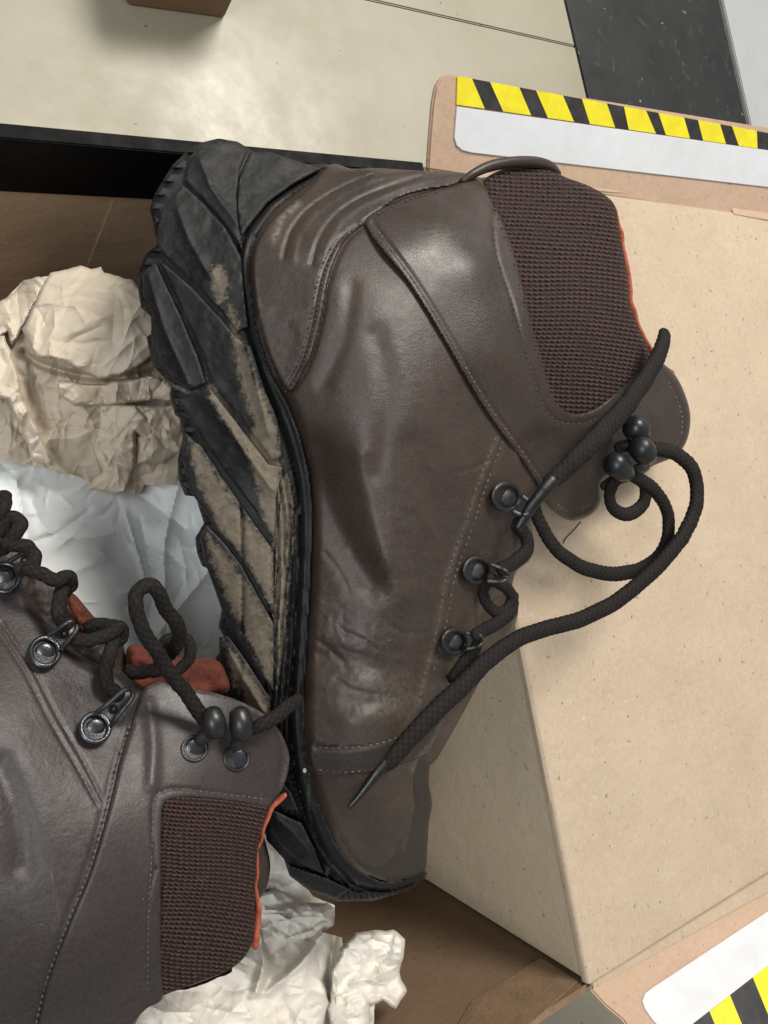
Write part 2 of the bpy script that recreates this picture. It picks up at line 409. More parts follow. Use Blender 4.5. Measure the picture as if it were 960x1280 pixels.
def stitches(pts, hf, m, parent, pitch=7.5, ln=4.6, wd=2.5, lift=.0017, name='stitching'):
    pl = catmull(pts, 1.0, False); s = np.cumsum(np.r_[0, np.hypot(*np.diff(pl, axis=0).T)])
    V, Fc = [], []; t = pitch/2
    while t < s[-1]-ln/2:
        R = random.uniform(-.5, .5); L = ln*random.uniform(.8, 1.12); b = len(V)
        ks = [(-1, .15), (-.7, .8), (0, 1), (.7, .8), (1, .15)]
        sk = random.choice([.35, .7, 1, 1, 1.15])
        for u, wv in ks:
            wv = wv*sk
            q = t+u*L/2; x = np.interp(q, s, pl[:, 0]); y = np.interp(q, s, pl[:, 1])
            x2 = np.interp(q+.5, s, pl[:, 0]); y2 = np.interp(q+.5, s, pl[:, 1]); l = math.hypot(x2-x, y2-y)+1e-9
            nx, ny = -(y2-y)/l, (x2-x)/l; hh = float(hf(x, y)); w = wd*wv/2*1.15; x += R*.4*nx; y += R*.4*ny
            V += [W(x+nx*w, y+ny*w, hh), W(x+nx*w*.6, y+ny*w*.6, hh-lift*wv), W(x-nx*w*.6, y-ny*w*.6, hh-lift*wv), W(x-nx*w, y-ny*w, hh), W(x, y, hh+.003)]
        for i in range(4):
            for j in range(5): j2 = (j+1) % 5; Fc.append((b+i*5+j, b+i*5+j2, b+i*5+5+j2, b+i*5+5+j))
        Fc.append((b, b+1, b+2, b+3, b+4)); Fc.append((b+24, b+23, b+22, b+21, b+20)); t += pitch*random.uniform(.94, 1.06)
    return link(name, mesh(name, V, Fc, True, None, 50), m, parent, 'stuff')

# ================================================================ the floor (h = ZC/U)
HF = ZC/U
def floor_mat(name, c1, c2, smear=None, rough=.40, sm=.25):
    m, nt, bs = newmat(name)
    col = mix(nt, ramp(nt, noise(nt, 5, 5, .6), .3, .7), c1, c2)
    col = mix(nt, math_(nt, 'MULTIPLY', ramp(nt, noise(nt, 45, 6, .75), .5, .72), .25), col, tuple(v*.82 for v in c1))
    if smear:
        s = ramp(nt, noise(nt, 85, 5, .7, .6, (1, .55, 1, .5)), .57, .74)
        col = mix(nt, math_(nt, 'MULTIPLY', s, sm), col, smear)
    col = mix(nt, math_(nt, 'MULTIPLY', ramp(nt, noise(nt, 170, 1, .4), .785, .80), .7), col, tuple(v*.3 for v in c1) if c1[0] > .1 else (.3, .3, .28))
    nt.links.new(col, bs.inputs['Base Color'])
    nt.links.new(ramp(nt, noise(nt, 12, 5, .7), .3, .7, (rough-.1,)*3, (rough+.15,)*3), bs.inputs['Roughness'])
    bs.inputs['Specular IOR Level'].default_value = .42
    bump(nt, bs, [(noise(nt, 40, 5, .6), .03, .001)])
    return m
CREAM = floor_mat('cream_vinyl', (.275, .25, .18), (.325, .302, .232))
PALE = floor_mat('pale_grey_vinyl', (.33, .34, .34), (.40, .41, .41))
DARKT = floor_mat('black_vinyl', (.006, .0068, .007), (.012, .0135, .0135), (.13, .135, .13), .45, .40)
GROUT = plain('grey_joint', (.42, .40, .35), .8, 0, .4, (.30, .28, .24), 60)
bm = bmesh.new(); bmesh.ops.create_grid(bm, x_segments=2, y_segments=2, size=6)
me = bpy.data.meshes.new('floor'); bm.to_mesh(me); bm.free()
floor = link('floor', me, GROUT, None, 'structure'); floor['label'] = 'vinyl tiled floor under the box'
p0 = W(701, 0, HF)[:2]; p1 = W(730, 125, HF)[:2]; vd = (p0-p1)/np.linalg.norm(p0-p1)     # along the black strip, away
q0 = W(480, 9, HF)[:2]; q1 = W(712, 61, HF)[:2]; hd = (q1-q0)/np.linalg.norm(q1-q0)
r0 = W(895, 0, HF)[:2]
def isect(a, d, b, e):
    t = np.linalg.solve(np.array([d, -e]).T, b-a); return a+d*t[0]
K0 = isect(p0, vd, q0, hd)          # joint meets the strip
wid = np.dot(r0-K0, np.array([vd[1], -vd[0]])); hn = hd
def tile(o, a, la, b, lb, m, lab=None):
    g = .0005; P = [o+a*g+b*g, o+a*(la-g)+b*g, o+a*(la-g)+b*(lb-g), o+a*g+b*(lb-g)]
    t = plate('floor_tile', [(p[0], p[1], .0) for p in P], (0, 0, 1), -.004, m, floor, .0009)
    if lab: t['label'] = lab
T = .61
for i in range(-2, 2):
    for j in range(-3, 1):
        oo = K0 - hn*(j+0)*0 + (-hn)*T*(0 if j == 0 else -j) + vd*T*i
        tile(oo, -hn, T, vd, T, CREAM)
wh = abs(np.dot(r0-K0, hn)-np.dot(r0-K0, vd)*np.dot(hn, vd)) / (1-np.dot(hn, vd)**2)
for i in (-1, 0):
    tile(K0+vd*(T*2.4*i+.65), hn, wh-.0006, vd, T*2.4, DARKT, 'black smeared floor tile of the dark strip')
    for j in range(3): tile(K0+hn*(wh+.005+j*T)+vd*(T*2.4*i+.65), hn, T, vd, T*2.4, PALE)

# ================================================================ small box on the floor, top edge of the photo
e0 = W(157, 12, HF); e1 = W(278, 28, HF); dx = (e1-e0); L = float(np.linalg.norm(dx)); dx = dx/L; dy = np.array([-dx[1], dx[0], 0])
sb = thing('cardboard_box', 'small brown cardboard box on the cream floor at the top edge of the photo', 'box', (e0+dx*L/2))
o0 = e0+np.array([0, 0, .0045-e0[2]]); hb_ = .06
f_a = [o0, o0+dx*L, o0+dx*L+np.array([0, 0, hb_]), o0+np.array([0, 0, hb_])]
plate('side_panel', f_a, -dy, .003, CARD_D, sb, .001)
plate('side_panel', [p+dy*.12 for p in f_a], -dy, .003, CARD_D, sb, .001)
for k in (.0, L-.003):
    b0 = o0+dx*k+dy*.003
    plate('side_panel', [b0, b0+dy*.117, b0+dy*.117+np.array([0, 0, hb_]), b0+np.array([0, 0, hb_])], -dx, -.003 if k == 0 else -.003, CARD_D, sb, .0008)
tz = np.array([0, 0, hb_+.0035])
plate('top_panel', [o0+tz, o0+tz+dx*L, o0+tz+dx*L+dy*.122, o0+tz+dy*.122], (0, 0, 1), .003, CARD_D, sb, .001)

# ================================================================ the boot box
A = W(535, 215, 1.); B = W(735, 1230, 1.); RZ = ZC-U; A[2] = B[2] = RZ
XL = -.125; YB = float(A[1]); YF = float(B[1])
box = thing('shoe_box', 'open kraft boot box with lid folded out to the right and black edged back wall', 'box', (float(A[0]+XL)/2, (YB+YF)/2, .004))
t = .0035; zb = .0045; zt = RZ-.002
def vwall(name, a, b, z0, z1, nrm, th, m, par=None, lab=None, bev=.0008):
    a = np.array(a[:2]); b = np.array(b[:2])
    return plate(name, [(a[0], a[1], z0), (b[0], b[1], z0), (b[0], b[1], z1), (a[0], a[1], z1)], nrm, th, m, par or box, bev, None, lab)
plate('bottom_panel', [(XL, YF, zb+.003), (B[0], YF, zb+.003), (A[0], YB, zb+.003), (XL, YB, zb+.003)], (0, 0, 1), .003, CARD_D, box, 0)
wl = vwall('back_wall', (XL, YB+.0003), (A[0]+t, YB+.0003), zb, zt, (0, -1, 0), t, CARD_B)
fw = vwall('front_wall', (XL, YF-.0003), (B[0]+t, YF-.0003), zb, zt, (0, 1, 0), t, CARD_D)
rn = np.array([-(B[1]-A[1]), B[0]-A[0]]); rn = rn/np.linalg.norm(rn); rn = -rn if rn[0] > 0 else rn
rw = vwall('right_wall', A+np.array([.0004, -.0006, 0]), B+np.array([.0004, .0006, 0]), zb, zt, (rn[0], rn[1], 0), t, CARD_IN)
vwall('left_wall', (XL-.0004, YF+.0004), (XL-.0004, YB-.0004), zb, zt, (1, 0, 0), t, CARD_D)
# black printed fold over the back rim, inside and on top
vwall('rim_band', (XL+.002, YB-.0012), (A[0]-.002, YB-.0012), RZ-.041, RZ-.0005, (0, -1, 0), .0012, BLACKC, wl, None, .0004)
plate('rim_fold', [(XL+.002, YB-.0012, RZ+.0002), (A[0]-.002, YB-.0012, RZ+.0002), (A[0]-.002, YB+.0045, RZ+.0002), (XL+.002, YB+.0045, RZ+.0002)], (0, 0, 1), .0012, BLACKC, wl, .0005)
# glued flap seam inside the back wall
sx = W(147, 250, 1.13)[0]
vwall('glued_flap', (sx, YB-.0003), (A[0]-.001, YB-.0003), zb+.004, RZ-.042, (0, -1, 0), .0012, CARD_B, wl, None, .0004)
# front wall: brown tape at the rim near the corner
plate('packing_tape', [rayplane(px, py, (0, YF+.0004, 0), (0, 1, 0)) for px, py in ((722, 1226), (676, 1197), (590, 1252), (560, 1300), (640, 1300))], (0, 1, 0), .0005, TAPE, fw, 0)
plate('rim_edge', [(XL, YF-.0003, RZ-.0015), (B[0], YF-.0003, RZ-.0015), (B[0], YF-.004, RZ-.0015), (XL, YF-.004, RZ-.0015)], (0, 0, 1), -.0006, TAPE, fw, .0002)

# lid, hinged on the right rim and laid open
zl = RZ+.0012
def Wz(px, py, z): return W(px, py, (ZC-z)/U)
a1 = Wz(535, 214, zl); b1 = Wz(735, 1231, zl); a2 = Wz(960, 273, zl); b2 = Wz(960, 1117, zl)
a3 = a1+(a2-a1)*1.18; b3 = b1+(b2-b1)*1.35
def lidpatch():
    n = 44; V, Fc = [], []
    us = np.r_[0, .004, .008, np.linspace(.012, 1, n)]; vs_ = np.linspace(0, 1, 60)
    for lay in (0, 1):
        for u in us:
            for v in vs_:
                p = (a1*(1-v)+b1*v)*(1-u)+(a3*(1-v)+b3*v)*u
                z = .0009*math.sin(v*5+1)*u+.0012*math.sin(u*4+v*3)*u
                z -= .0016*max(0, 1-u/.010)**2
                V.append((p[0], p[1], p[2]+z-lay*.0024))
    k = len(vs_); nn = len(us)*k
    for i in range(len(us)-1):
        for j in range(k-1):
            a = i*k+j; Fc.append((a, a+1, a+k+1, a+k)); Fc.append((a+nn, a+k+nn, a+k+1+nn, a+1+nn))
    for i in range(len(us)-1):
        for j in (0, k-1): a = i*k+j; Fc.append((a, a+k, a+k+nn, a+nn))
    for j in range(k-1):
        for i in (0, len(us)-1): a = i*k+j; Fc.append((a, a+1, a+1+nn, a+nn))
    return link('lid_panel', mesh('lid_panel', V, Fc, True, None, 40), CARD, box)
lid = lidpatch()
def flap_plane(h0, h1, out, ang):
    d = (h1-h0)/np.linalg.norm(h1-h0); up = np.array([0, 0, 1.])
    o = out-d*np.dot(out, d); o[2] = 0; o /= np.linalg.norm(o)
    f = o*math.cos(ang)+up*math.sin(ang); n = np.cross(d, f); n = n if n[2] > 0 else -n
    return n/np.linalg.norm(n)
def ext(p, q, s): return (p[0]+(q[0]-p[0])*s, p[1]+(q[1]-p[1])*s)
def onplane(pix, P0, n, lift=0): return [rayplane(x, y, P0+n*lift, n) for x, y in pix]
# far flap
nT = flap_plane(a1, a2, np.array([0, 1., 0]), math.radians(24)); P0 = a1+np.array([0, .0012, .0003])
tf = plate('lid_flap', onplane([(535, 212), (537, 180), (541, 130), (545, 108), (551, 98), (560, 93), (568, 93), (574, 96), (1090, 181), (1090, 294)], P0, nT), nT, .003, CARD_F, box, .0008)
tl = onplane([(571, 133), (568, 172), (571, 182), (578, 188), (590, 191), (960, 234), (1090, 250), (1090, 207), (960, 187.5)], P0, nT, .0007)
plate('white_print', tl, nT, .0006, WHITE, tf, .0002)
xt = [572, 590, 612.5, 649, 670, 703.5, 727.5, 758.5, 780, 807.5, 823, 855, 872.5, 900, 915, 946, 962, 990, 1006, 1036, 1052, 1080]
xb = [571, 606, 629, 664, 685, 717.5, 737.5, 769, 786, 820, 832.5, 862.5, 879, 907.5, 923.5, 947, 964, 992, 1008, 1038, 1054, 1082]
yt = lambda x: 95+(x-572)*.1835 - .00002*(x-572)**2*0
yb_ = lambda x: 131+(x-571)*.1455
for i in range(len(xt)-1):
    pix = [(xt[i], yt(xt[i])), (xt[i+1], yt(xt[i+1])), (xb[i+1], yb_(xb[i+1])-.3), (xb[i], yb_(xb[i])-.3)]
    plate('hazard_stripe', onplane(pix, P0, nT, .0007), nT, .0006, YELLOW if i % 2 == 0 else BLACK, tf, 0)
# hinge strip with stepped cut between flap and lid panel
zs = a1+np.array([0, 0, .0011])
plate('hinge_strip', onplane([(540, 217), (640, 226), (760, 240), (884, 250), (885, 238), (888, 231), (960, 240.5), (960, 252)][:4]+[(882, 247), (887, 231), (700, 213), (600, 213.5)][:0]+[(883, 252), (878, 249), (887, 233), (760, 222), (640, 213.5)], zs, np.array([0, 0, 1.])), (0, 0, 1), .0008, CARD_F, box, .0003)
plate('hinge_strip', onplane([(889, 233), (882, 250), (915, 261), (917, 268), (1060, 292), (1060, 262)], zs, np.array([0, 0, 1.])), (0, 0, 1), .0008, CARD_F, box, .0003)
# near flap
nB = flap_plane(b1, b2, np.array([0, -1., 0]), math.radians(38)); P1 = b1+np.array([0, -.0015, .0003])
bf = plate('lid_flap', onplane([(737, 1235), (960, 1112), (1090, 1040), (1120, 1180), (860, 1420), (815, 1330), (779, 1275), (757, 1257)], P1, nB), nB, .003, CARD_F, box, .0008)
WHITE_B = WHITE
plate('white_print', onplane([(1010, 1110), (960, 1139), (815, 1235), (806, 1242), (803, 1251), (806, 1261), (816, 1275), (840, 1300), (960, 1207), (1010, 1168)], P1, nB, .0007), nB, .0006, WHITE, bf, .0002)
for k, (u0, u1) in enumerate([(-.45, -.10), (-.10, .23), (.23, .50), (.50, .80), (.80, 1.04), (1.04, 1.3)]):
    def e(u): return (865+95*u+0*u, 1281-74*u)
    s0, s1 = e(u0), e(u1); dv = (38+0*u0, 92)
    q = [(s0[0], s0[1]), (s1[0], s1[1]), (s1[0]+dv[0], s1[1]+dv[1]), (s0[0]+dv[0], s0[1]+dv[1])]
    plate('hazard_stripe', onplane(q, P1, nB, .0007), nB, .0006, BLACK if k % 2 == 1 else YELLOW, bf, 0)
plate('hinge_strip', onplane([(742, 1236), (741, 1229), (758, 1219), (960, 1093), (1060, 1035), (1060, 1060), (960, 1115)], b1+np.array([0, 0, .0011]), np.array([0, 0, 1.])), (0, 0, 1), .0008, CARD, box, .0003)

hair = tube('hair', [(726, 652, .994), (716, 664, .992), (708, 672, .99), (704, 679, .994)], .7, plain('dark_hair', (.02, .012, .008), .5), None, 1., 6)
hair['label'] = 'single short dark hair lying on the kraft lid below the boot tongue'; hair['category'] = 'hair'
# ================================================================ packing papers
def cuts(seed, n, x0, x1, y0, y1, lmin, lmax, amp, w):
    R = np.random.default_rng(seed); C = []
    for _ in range(n):
        a = R.uniform(0, 6.28); L = R.uniform(lmin, lmax); cx = R.uniform(x0, x1); cy = R.uniform(y0, y1); b = a+R.uniform(-.5, .5)
        C.append((np.array([(cx-L/2*math.cos(a), cy-L/2*math.sin(a)), (cx, cy), (cx+L/2*math.cos(b), cy+L/2*math.sin(b))]), R.choice([-1, -1, 1])*R.uniform(.4, 1)*amp, w*R.uniform(.6, 1.6), L))
    def f(x, y):
        sh = np.shape(x); x = np.atleast_1d(np.asarray(x, float)).ravel(); y = np.atleast_1d(np.asarray(y, float)).ravel()
        o = np.zeros(len(x))
        for P, am, ww, L in C:
            q = (np.abs(x-P[1, 0]) < L/2+5*ww)&(np.abs(y-P[1, 1]) < L/2+5*ww)
            if not q.any(): continue
            d = nearest(x[q], y[q], P, False)[0]; e = np.hypot(x[q]-P[1, 0], y[q]-P[1, 1])/(L/2)
            o[q] += am*np.exp(-d/ww)*np.clip(1.15-e, 0, 1)**.5
        return o.reshape(sh)
    return f
def crump(s1, s2, a1_, a2_, seed, extra=None, nc=14, camp=.008):
    def f(x, y):
        wx = x+fbm(x, y, 60, seed, 2)*22; wy = y+fbm(x, y, 60, seed+9, 2)*22
        o = a1_*crease(wx, wy, s1, seed)+a2_*.6*crease(wx, wy, s2, seed+1)
        n = int(nc*max(1, (x.max()-x.min())*(y.max()-y.min())/8000))
        o = o+cuts(seed+5, min(n, 90), x.min(), x.max(), y.min(), y.max(), s2, s1*1.4, camp, 3.2)(x, y)+cuts(seed+6, min(2*n, 220), x.min(), x.max(), y.min(), y.max(), s2*.5, s2*1.4, camp*.5, 1.7)(x, y)
        if extra is not None: o = o+extra(x, y)
        return o
    return f
tis = thing('white_tissue_paper', 'bluish white tissue paper lying between the two boots', 'tissue paper', W(130, 700, 1.42))
ht = tps([(-40, 540, 1.20), (120, 560, 1.24), (260, 580, 1.23), (0, 700, 1.17), (150, 700, 1.18), (290, 700, 1.20), (0, 850, 1.15), (160, 850, 1.16), (300, 880, 1.20), (380, 960, 1.2), (200, 1000, 1.2)])
def vee(x, y, pts, depth, width):
    return depth*np.exp(-dl(x, y, pts)/width)
def ex(x, y):
    return (vee(x, y, [(225, 600), (205, 690), (212, 790)], -.016, 7)+vee(x, y, [(280, 690), (240, 740), (200, 790)], -.018, 9)
            + vee(x, y, [(40, 625), (60, 665), (110, 672), (180, 655)], -.008, 7)
            + vee(x, y, [(20, 600), (45, 700), (100, 780)], -.014, 9)+vee(x, y, [(175, 650), (190, 730), (180, 800)], .010, 8)+vee(x, y, [(140, 600), (190, 630), (230, 660)], .018, 14))
patch('tissue_sheet', [(-60, 540), (60, 552), (160, 560), (300, 560), (420, 640), (420, 980), (300, 1010), (-60, 1010)], ht, TISSUE, tis, .39, 2.4, None,
      True, crump(95, 36, .010, .005, 21, ex, 22, .010), belly=110, hmax=HF-.02, shade=True, sharp=25)
kr = thing('crumpled_kraft_paper', 'crumpled tan kraft paper wad in the back left corner of the box', 'packing paper', W(110, 480, 1.42))
hk = tps([(-20, 400, 1.16), (60, 345, 1.13), (120, 345, 1.13), (110, 400, 1.055), (60, 440, 1.07), (160, 430, 1.06), (200, 380, 1.10), (240, 450, 1.12), (120, 470, 1.09), (60, 520, 1.10), (150, 560, 1.11), (220, 560, 1.14), (100, 610, 1.17), (-20, 560, 1.12), (170, 618, 1.15), (230, 600, 1.17), (-20, 480, 1.10)])
off = lambda f, d: (lambda x, y: f(x, y)+d)
def exk(x, y): return (valley(x, y, [(30, 440), (50, 455), (105, 470), (150, 472), (190, 466)], .028, 5)+valley(x, y, [(10, 445), (30, 500), (60, 570), (95, 600)], -.02, 5))
patch('paper_fold', [(-40, 400), (0, 384), (12, 368), (30, 350), (60, 345), (100, 370), (180, 380), (250, 400), (260, 600), (225, 606), (180, 606), (176, 618), (150, 616), (118, 606), (100, 596), (60, 585), (0, 576), (-40, 572)],
      off(hk, .035), KRAFT, kr, .46, 1.8, None, False, crump(58, 25, .026, .011, 3, exk), belly=70, hmax=HF-.02, sharp=18)
patch('paper_fold', [(28, 412), (40, 385), (62, 342), (85, 335), (101, 332), (113, 336), (126, 333), (130, 341), (165, 350), (176, 360), (200, 385), (200, 440), (180, 455), (150, 470), (125, 474), (100, 462), (70, 450), (45, 446), (36, 430)],
      off(hk, -.006), KRAFT, kr, .0016, 1.7, (5, .014), False, crump(80, 30, .020, .006, 5, None, 8, .007), jag=.8, sharp=22)
patch('paper_fold', [(-30, 392), (8, 372), (28, 352), (50, 345), (60, 352), (36, 395), (24, 420), (14, 432), (10, 415), (-30, 440)],
      off(hk, .010), KRAFT, kr, .0016, 1.7, (6, .014), False, crump(36, 18, .018, .010, 6), jag=.8, sharp=20)
patch('paper_fold', [(70, 478), (120, 480), (190, 470), (225, 478), (232, 505), (195, 500), (150, 507), (95, 508), (75, 495)],
      off(hk, -.004), KRAFT, kr, .0016, 1.7, (5, .014), False, crump(30, 14, .018, .008, 8), jag=.8, sharp=20)
patch('paper_fold', [(126, 505), (170, 507), (192, 535), (188, 556), (170, 540), (168, 585), (157, 616), (140, 618), (112, 612), (118, 596), (128, 590), (116, 560), (124, 530)],
      off(hk, -.012), KRAFT, kr, .0016, 1.7, (5, .014), False, crump(44, 18, .014, .006, 12), jag=.8, sharp=20)
patch('paper_fold', [(168, 508), (222, 505), (230, 528), (232, 560), (205, 580), (170, 580), (172, 545), (190, 540)],
      off(hk, .0), KRAFT, kr, .0016, 1.7, (5, .014), False, crump(36, 18, .018, .008, 14), jag=.8, sharp=20)
patch('paper_fold', [(-30, 425), (5, 420), (14, 440), (30, 500), (62, 570), (66, 582), (38, 576), (34, 555), (10, 500), (-30, 490)],
      off(hk, -.002), KRAFT, kr, .0016, 1.7, (5, .014), False, crump(36, 18, .014, .007, 16), jag=.8, sharp=20)
pw = thing('crumpled_packing_paper', 'crumpled off white paper with a torn lump under the lower boot and toe', 'packing paper', W(330, 1220, 1.42))
hp = tps([(150, 1240, 1.13), (180, 1290, 1.10), (250, 1230, 1.12), (320, 1120, 1.17), (350, 1080, 1.19), (420, 1120, 1.19), (360, 1200, 1.12), (420, 1200, 1.12), (480, 1180, 1.12), (510, 1230, 1.14), (440, 1290, 1.09), (300, 1290, 1.08), (340, 1030, 1.2)])
def exb(x, y): return (valley(x, y, [(325, 1165), (330, 1200), (320, 1240)], -.03, 6)+valley(x, y, [(420, 1160), (412, 1220), (415, 1290)], .03, 5)+valley(x, y, [(335, 1240), (380, 1200), (405, 1165)], -.022, 6))
patch('paper_fold', [(120, 1340), (150, 1265), (190, 1244), (245, 1234), (290, 1215), (300, 1150), (280, 1060), (330, 1040), (360, 1080), (392, 1120), (419, 1132), (418, 1155), (400, 1165), (428, 1172), (430, 1200), (470, 1230), (466, 1340)],
      off(hp, .01), PAPER3, pw, .46, 1.8, None, False, crump(62, 28, .026, .011, 31, exb), jag=.6, belly=70, hmax=HF-.02, sharp=20)
patch('paper_fold', [(415, 1212), (428, 1185), (445, 1166), (470, 1163), (492, 1162), (505, 1175), (504, 1195), (500, 1215), (508, 1240), (493, 1262), (480, 1252), (462, 1256), (466, 1340), (424, 1340), (410, 1262)],
      off(hp, -.012), PAPER3, pw, .0016, 1.7, (7, .02), False, crump(36, 16, .022, .011, 41), jag=1., sharp=18)
patch('paper_fold', [(322, 1118), (352, 1112), (378, 1128), (410, 1128), (419, 1136), (417, 1158), (398, 1170), (360, 1180), (330, 1200), (318, 1170)],
      off(hp, .004), PAPER3, pw, .0016, 1.7, (5, .012), False, crump(50, 20, .02, .008, 51), jag=.8, sharp=20)

# ================================================================ BOOT ONE
boot = thing('work_boot', 'upright brown leather work boot on its side with muddy black sole to the left', 'boot', W(470, 640, 1.2))
hu = tps([(412, 212, .865), (345, 265, .845), (313, 325, .835), (326, 422, .83), (360, 497, .825), (390, 600, .835), (389, 729, .845), (382, 880, .855), (402, 1008, .87), (475, 1105, .90), (529, 1090, .925),
          (400, 300, .80), (400, 400, .785), (470, 400, .755), (450, 550, .765), (480, 700, .78), (470, 850, .80), (475, 930, .808), (470, 1000, .835), (475, 1050, .866), (500, 300, .775), (545, 290, .765), (560, 400, .75), (600, 520, .765), (640, 620, .81),
          (560, 700, .80), (530, 850, .83), (575, 830, .86), (520, 960, .865), (535, 1020, .90), (470, 215, .83), (578, 220, .82), (600, 235, .80), (690, 215, .83), (650, 350, .765), (700, 400, .77),
          (690, 500, .785), (760, 260, .84), (780, 330, .84), (800, 430, .84), (740, 520, .815), (820, 480, .86), (860, 520, .895), (730, 640, .89), (835, 575, .895), (690, 620, .85), (640, 740, .88), (600, 850, .90)])
hs = tps([(201, 231, .90), (174, 350, .93), (187, 456, .93), (222, 560, .93), (250, 690, .93), (275, 800, .94), (300, 930, .945), (335, 1030, .945), (380, 1110, .955), (466, 1126, .955), (529, 1100, .955), (273, 175, .89), (337, 191, .885), (412, 210, .875),
          (345, 265, .858), (313, 325, .848), (326, 422, .843), (360, 497, .838), (390, 600, .848), (389, 729, .858), (382, 880, .868), (402, 1008, .883), (475, 1100, .913), (529, 1085, .935),
          (240, 300, .885), (260, 450, .885), (300, 600, .885), (320, 750, .89), (330, 900, .90), (380, 1050, .915)])
# ---- sole
junction = [(417, 214), (375, 238), (345, 262), (323, 294), (314, 325), (317, 370), (326, 422), (343, 471), (360, 500), (376, 540), (388, 590), (393, 643), (390, 729), (385, 815), (382, 901), (389, 965), (402, 1008), (420, 1051), (446, 1083), (476, 1100), (503, 1098), (529, 1083)]
left = [(534, 1092), (529, 1101), (512, 1113), (466, 1126), (423, 1127), (386, 1113), (362, 1095), (355, 1074), (333, 1050), (331, 1030), (318, 990), (300, 940), (284, 892), (271, 842), (270, 822), (280, 806), (279, 794), (273, 784), (277, 762), (270, 742), (264, 713), (252, 707), (246, 690), (244, 672),
        (255, 654), (249, 636), (245, 621), (231, 619), (223, 600), (222, 574), (227, 556), (232, 546), (226, 532), (229, 525), (219, 519), (212, 492), (214, 484), (203, 470), (192, 458), (186, 437), (183, 421), (190, 417), (188, 395), (176, 385), (173, 366), (173, 338), (182, 318), (196, 306), (192, 280), (187, 262), (192, 245), (202, 228), (216, 206), (233, 190), (252, 178), (273, 173), (297, 177), (318, 190), (338, 190), (360, 198), (384, 205), (410, 205)]
inner = [(408, 212), (372, 230), (337, 254), (311, 285), (300, 318), (303, 362), (313, 420), (330, 475), (346, 515), (362, 560), (373, 610), (376, 680), (370, 800), (364, 900), (371, 970), (386, 1020), (410, 1072), (446, 1106), (490, 1112), (525, 1100)]
dirtpts = [(271, 342, 15, 1.0), (275, 362, 15, 1.0), (283, 395, 7, .8), (290, 425, 12, .9), (300, 450, 13, .95), (311, 480, 16, 1.), (321, 505, 18, 1.1), (322, 535, 20, 1.1), (335, 565, 18, 1.1), (330, 600, 24, 1.05), (335, 640, 22, 1.1), (262, 480, 7, .8), (285, 520, 12, .9), (300, 560, 12, .7),
           (243, 570, 14, 1.1), (262, 600, 16, 1.1), (285, 640, 18, 1.15), (300, 665, 18, 1.1), (325, 690, 20, 1.15), (331, 735, 20, 1.15), (275, 690, 13, 1.1), (290, 715, 15, 1.1), (305, 745, 16, 1.1), (325, 790, 18, 1.15), (329, 840, 16, 1.1), (290, 770, 10, .7), (293, 815, 11, 1.), (310, 840, 12, 1.),
           (325, 870, 11, 1.), (335, 890, 8, 1.), (357, 640, 9, .8), (358, 690, 9, .9), (352, 740, 9, .9), (350, 800, 8, .8), (345, 860, 8, .8), (366, 610, 7, .6)]
dirtpoly = [[(264, 330), (280, 330), (288, 352), (284, 374), (272, 380), (264, 360)], [(284, 388), (296, 392), (302, 420), (318, 465), (338, 510), (352, 560), (354, 610), (346, 690), (328, 650), (318, 600), (304, 560), (316, 532), (302, 492), (292, 440)],
    [(256, 470), (268, 482), (300, 530), (336, 575), (330, 586), (290, 545), (262, 500)], [(234, 546), (252, 560), (276, 600), (312, 650), (342, 690), (343, 770), (322, 728), (302, 692), (276, 668), (258, 632), (242, 590)],
    [(256, 662), (282, 690), (306, 722), (342, 782), (342, 866), (322, 826), (300, 780), (284, 752), (266, 705)], [(280, 798), (305, 828), (336, 878), (332, 906), (306, 882), (288, 845)], [(346, 600), (362, 585), (369, 620), (364, 700), (358, 790), (347, 868), (342, 860), (343, 700)],
    [(283, 380), (290, 380), (292, 392), (286, 395)]]
def dirt(x, y):
    o = np.full(np.shape(x), -30.)
    for p in dirtpoly:
        p = np.array(p, float); d = nearest(x, y, p, True)[0]; o = np.maximum(o, np.where(inside(x, y, p), d, -d))
    st = np.sin((x+(y-700)*.11)*2*np.pi/6.2)*np.clip((x-342)/4, 0, 1)
    return np.clip(.42+o/16., 0, .98)-.32*np.exp(-((x-303)/3.)**2)*(y > 630)-np.clip(.22*st+.06, 0, 1)*(x > 342)
def sole_relief(x, y):
    o = .007*np.exp(-(dl(x, y, inner)/3.5)**2)                       # groove beside the welt
    o = o+.0025*np.exp(-(dl(x, y, [(p[0]-6, p[1]+1) for p in junction[3:20]])/2.5)**2)
    inw = inside(x, y, np.array(inner+[(600, 1100), (600, 200)])); o = o-np.where(inw, .004, 0)
    # fine ribs that run along the welt
    d = nearest(x, y, catmull(inner, 12, False), False)[0]
    band = (~inw)&(y > 560)&(y < 1115)&(d < 34)
    fade = np.clip((y-560)/60, 0, 1)
    o = o+np.where(band, .0048*fade*(.5-.5*np.cos((d+fbm(x, y, 60, 3)*5+(y-800)*.018)*2*np.pi/7.5)), 0)
    toe = (~inw)&(y > 1015)&(d > 5)&(d < 24)
    o = o+np.where(toe, .0045*(.5-.5*np.cos((x*.93-y*.36)*2*np.pi/7.0)), 0)
    return o+fbm(x, y, 26, 7)*.0016+.004*np.exp(-(dl(x, y, left, False)/9)**2)*np.sign(np.sin(y*.36))*(x < 300)*(y < 900)
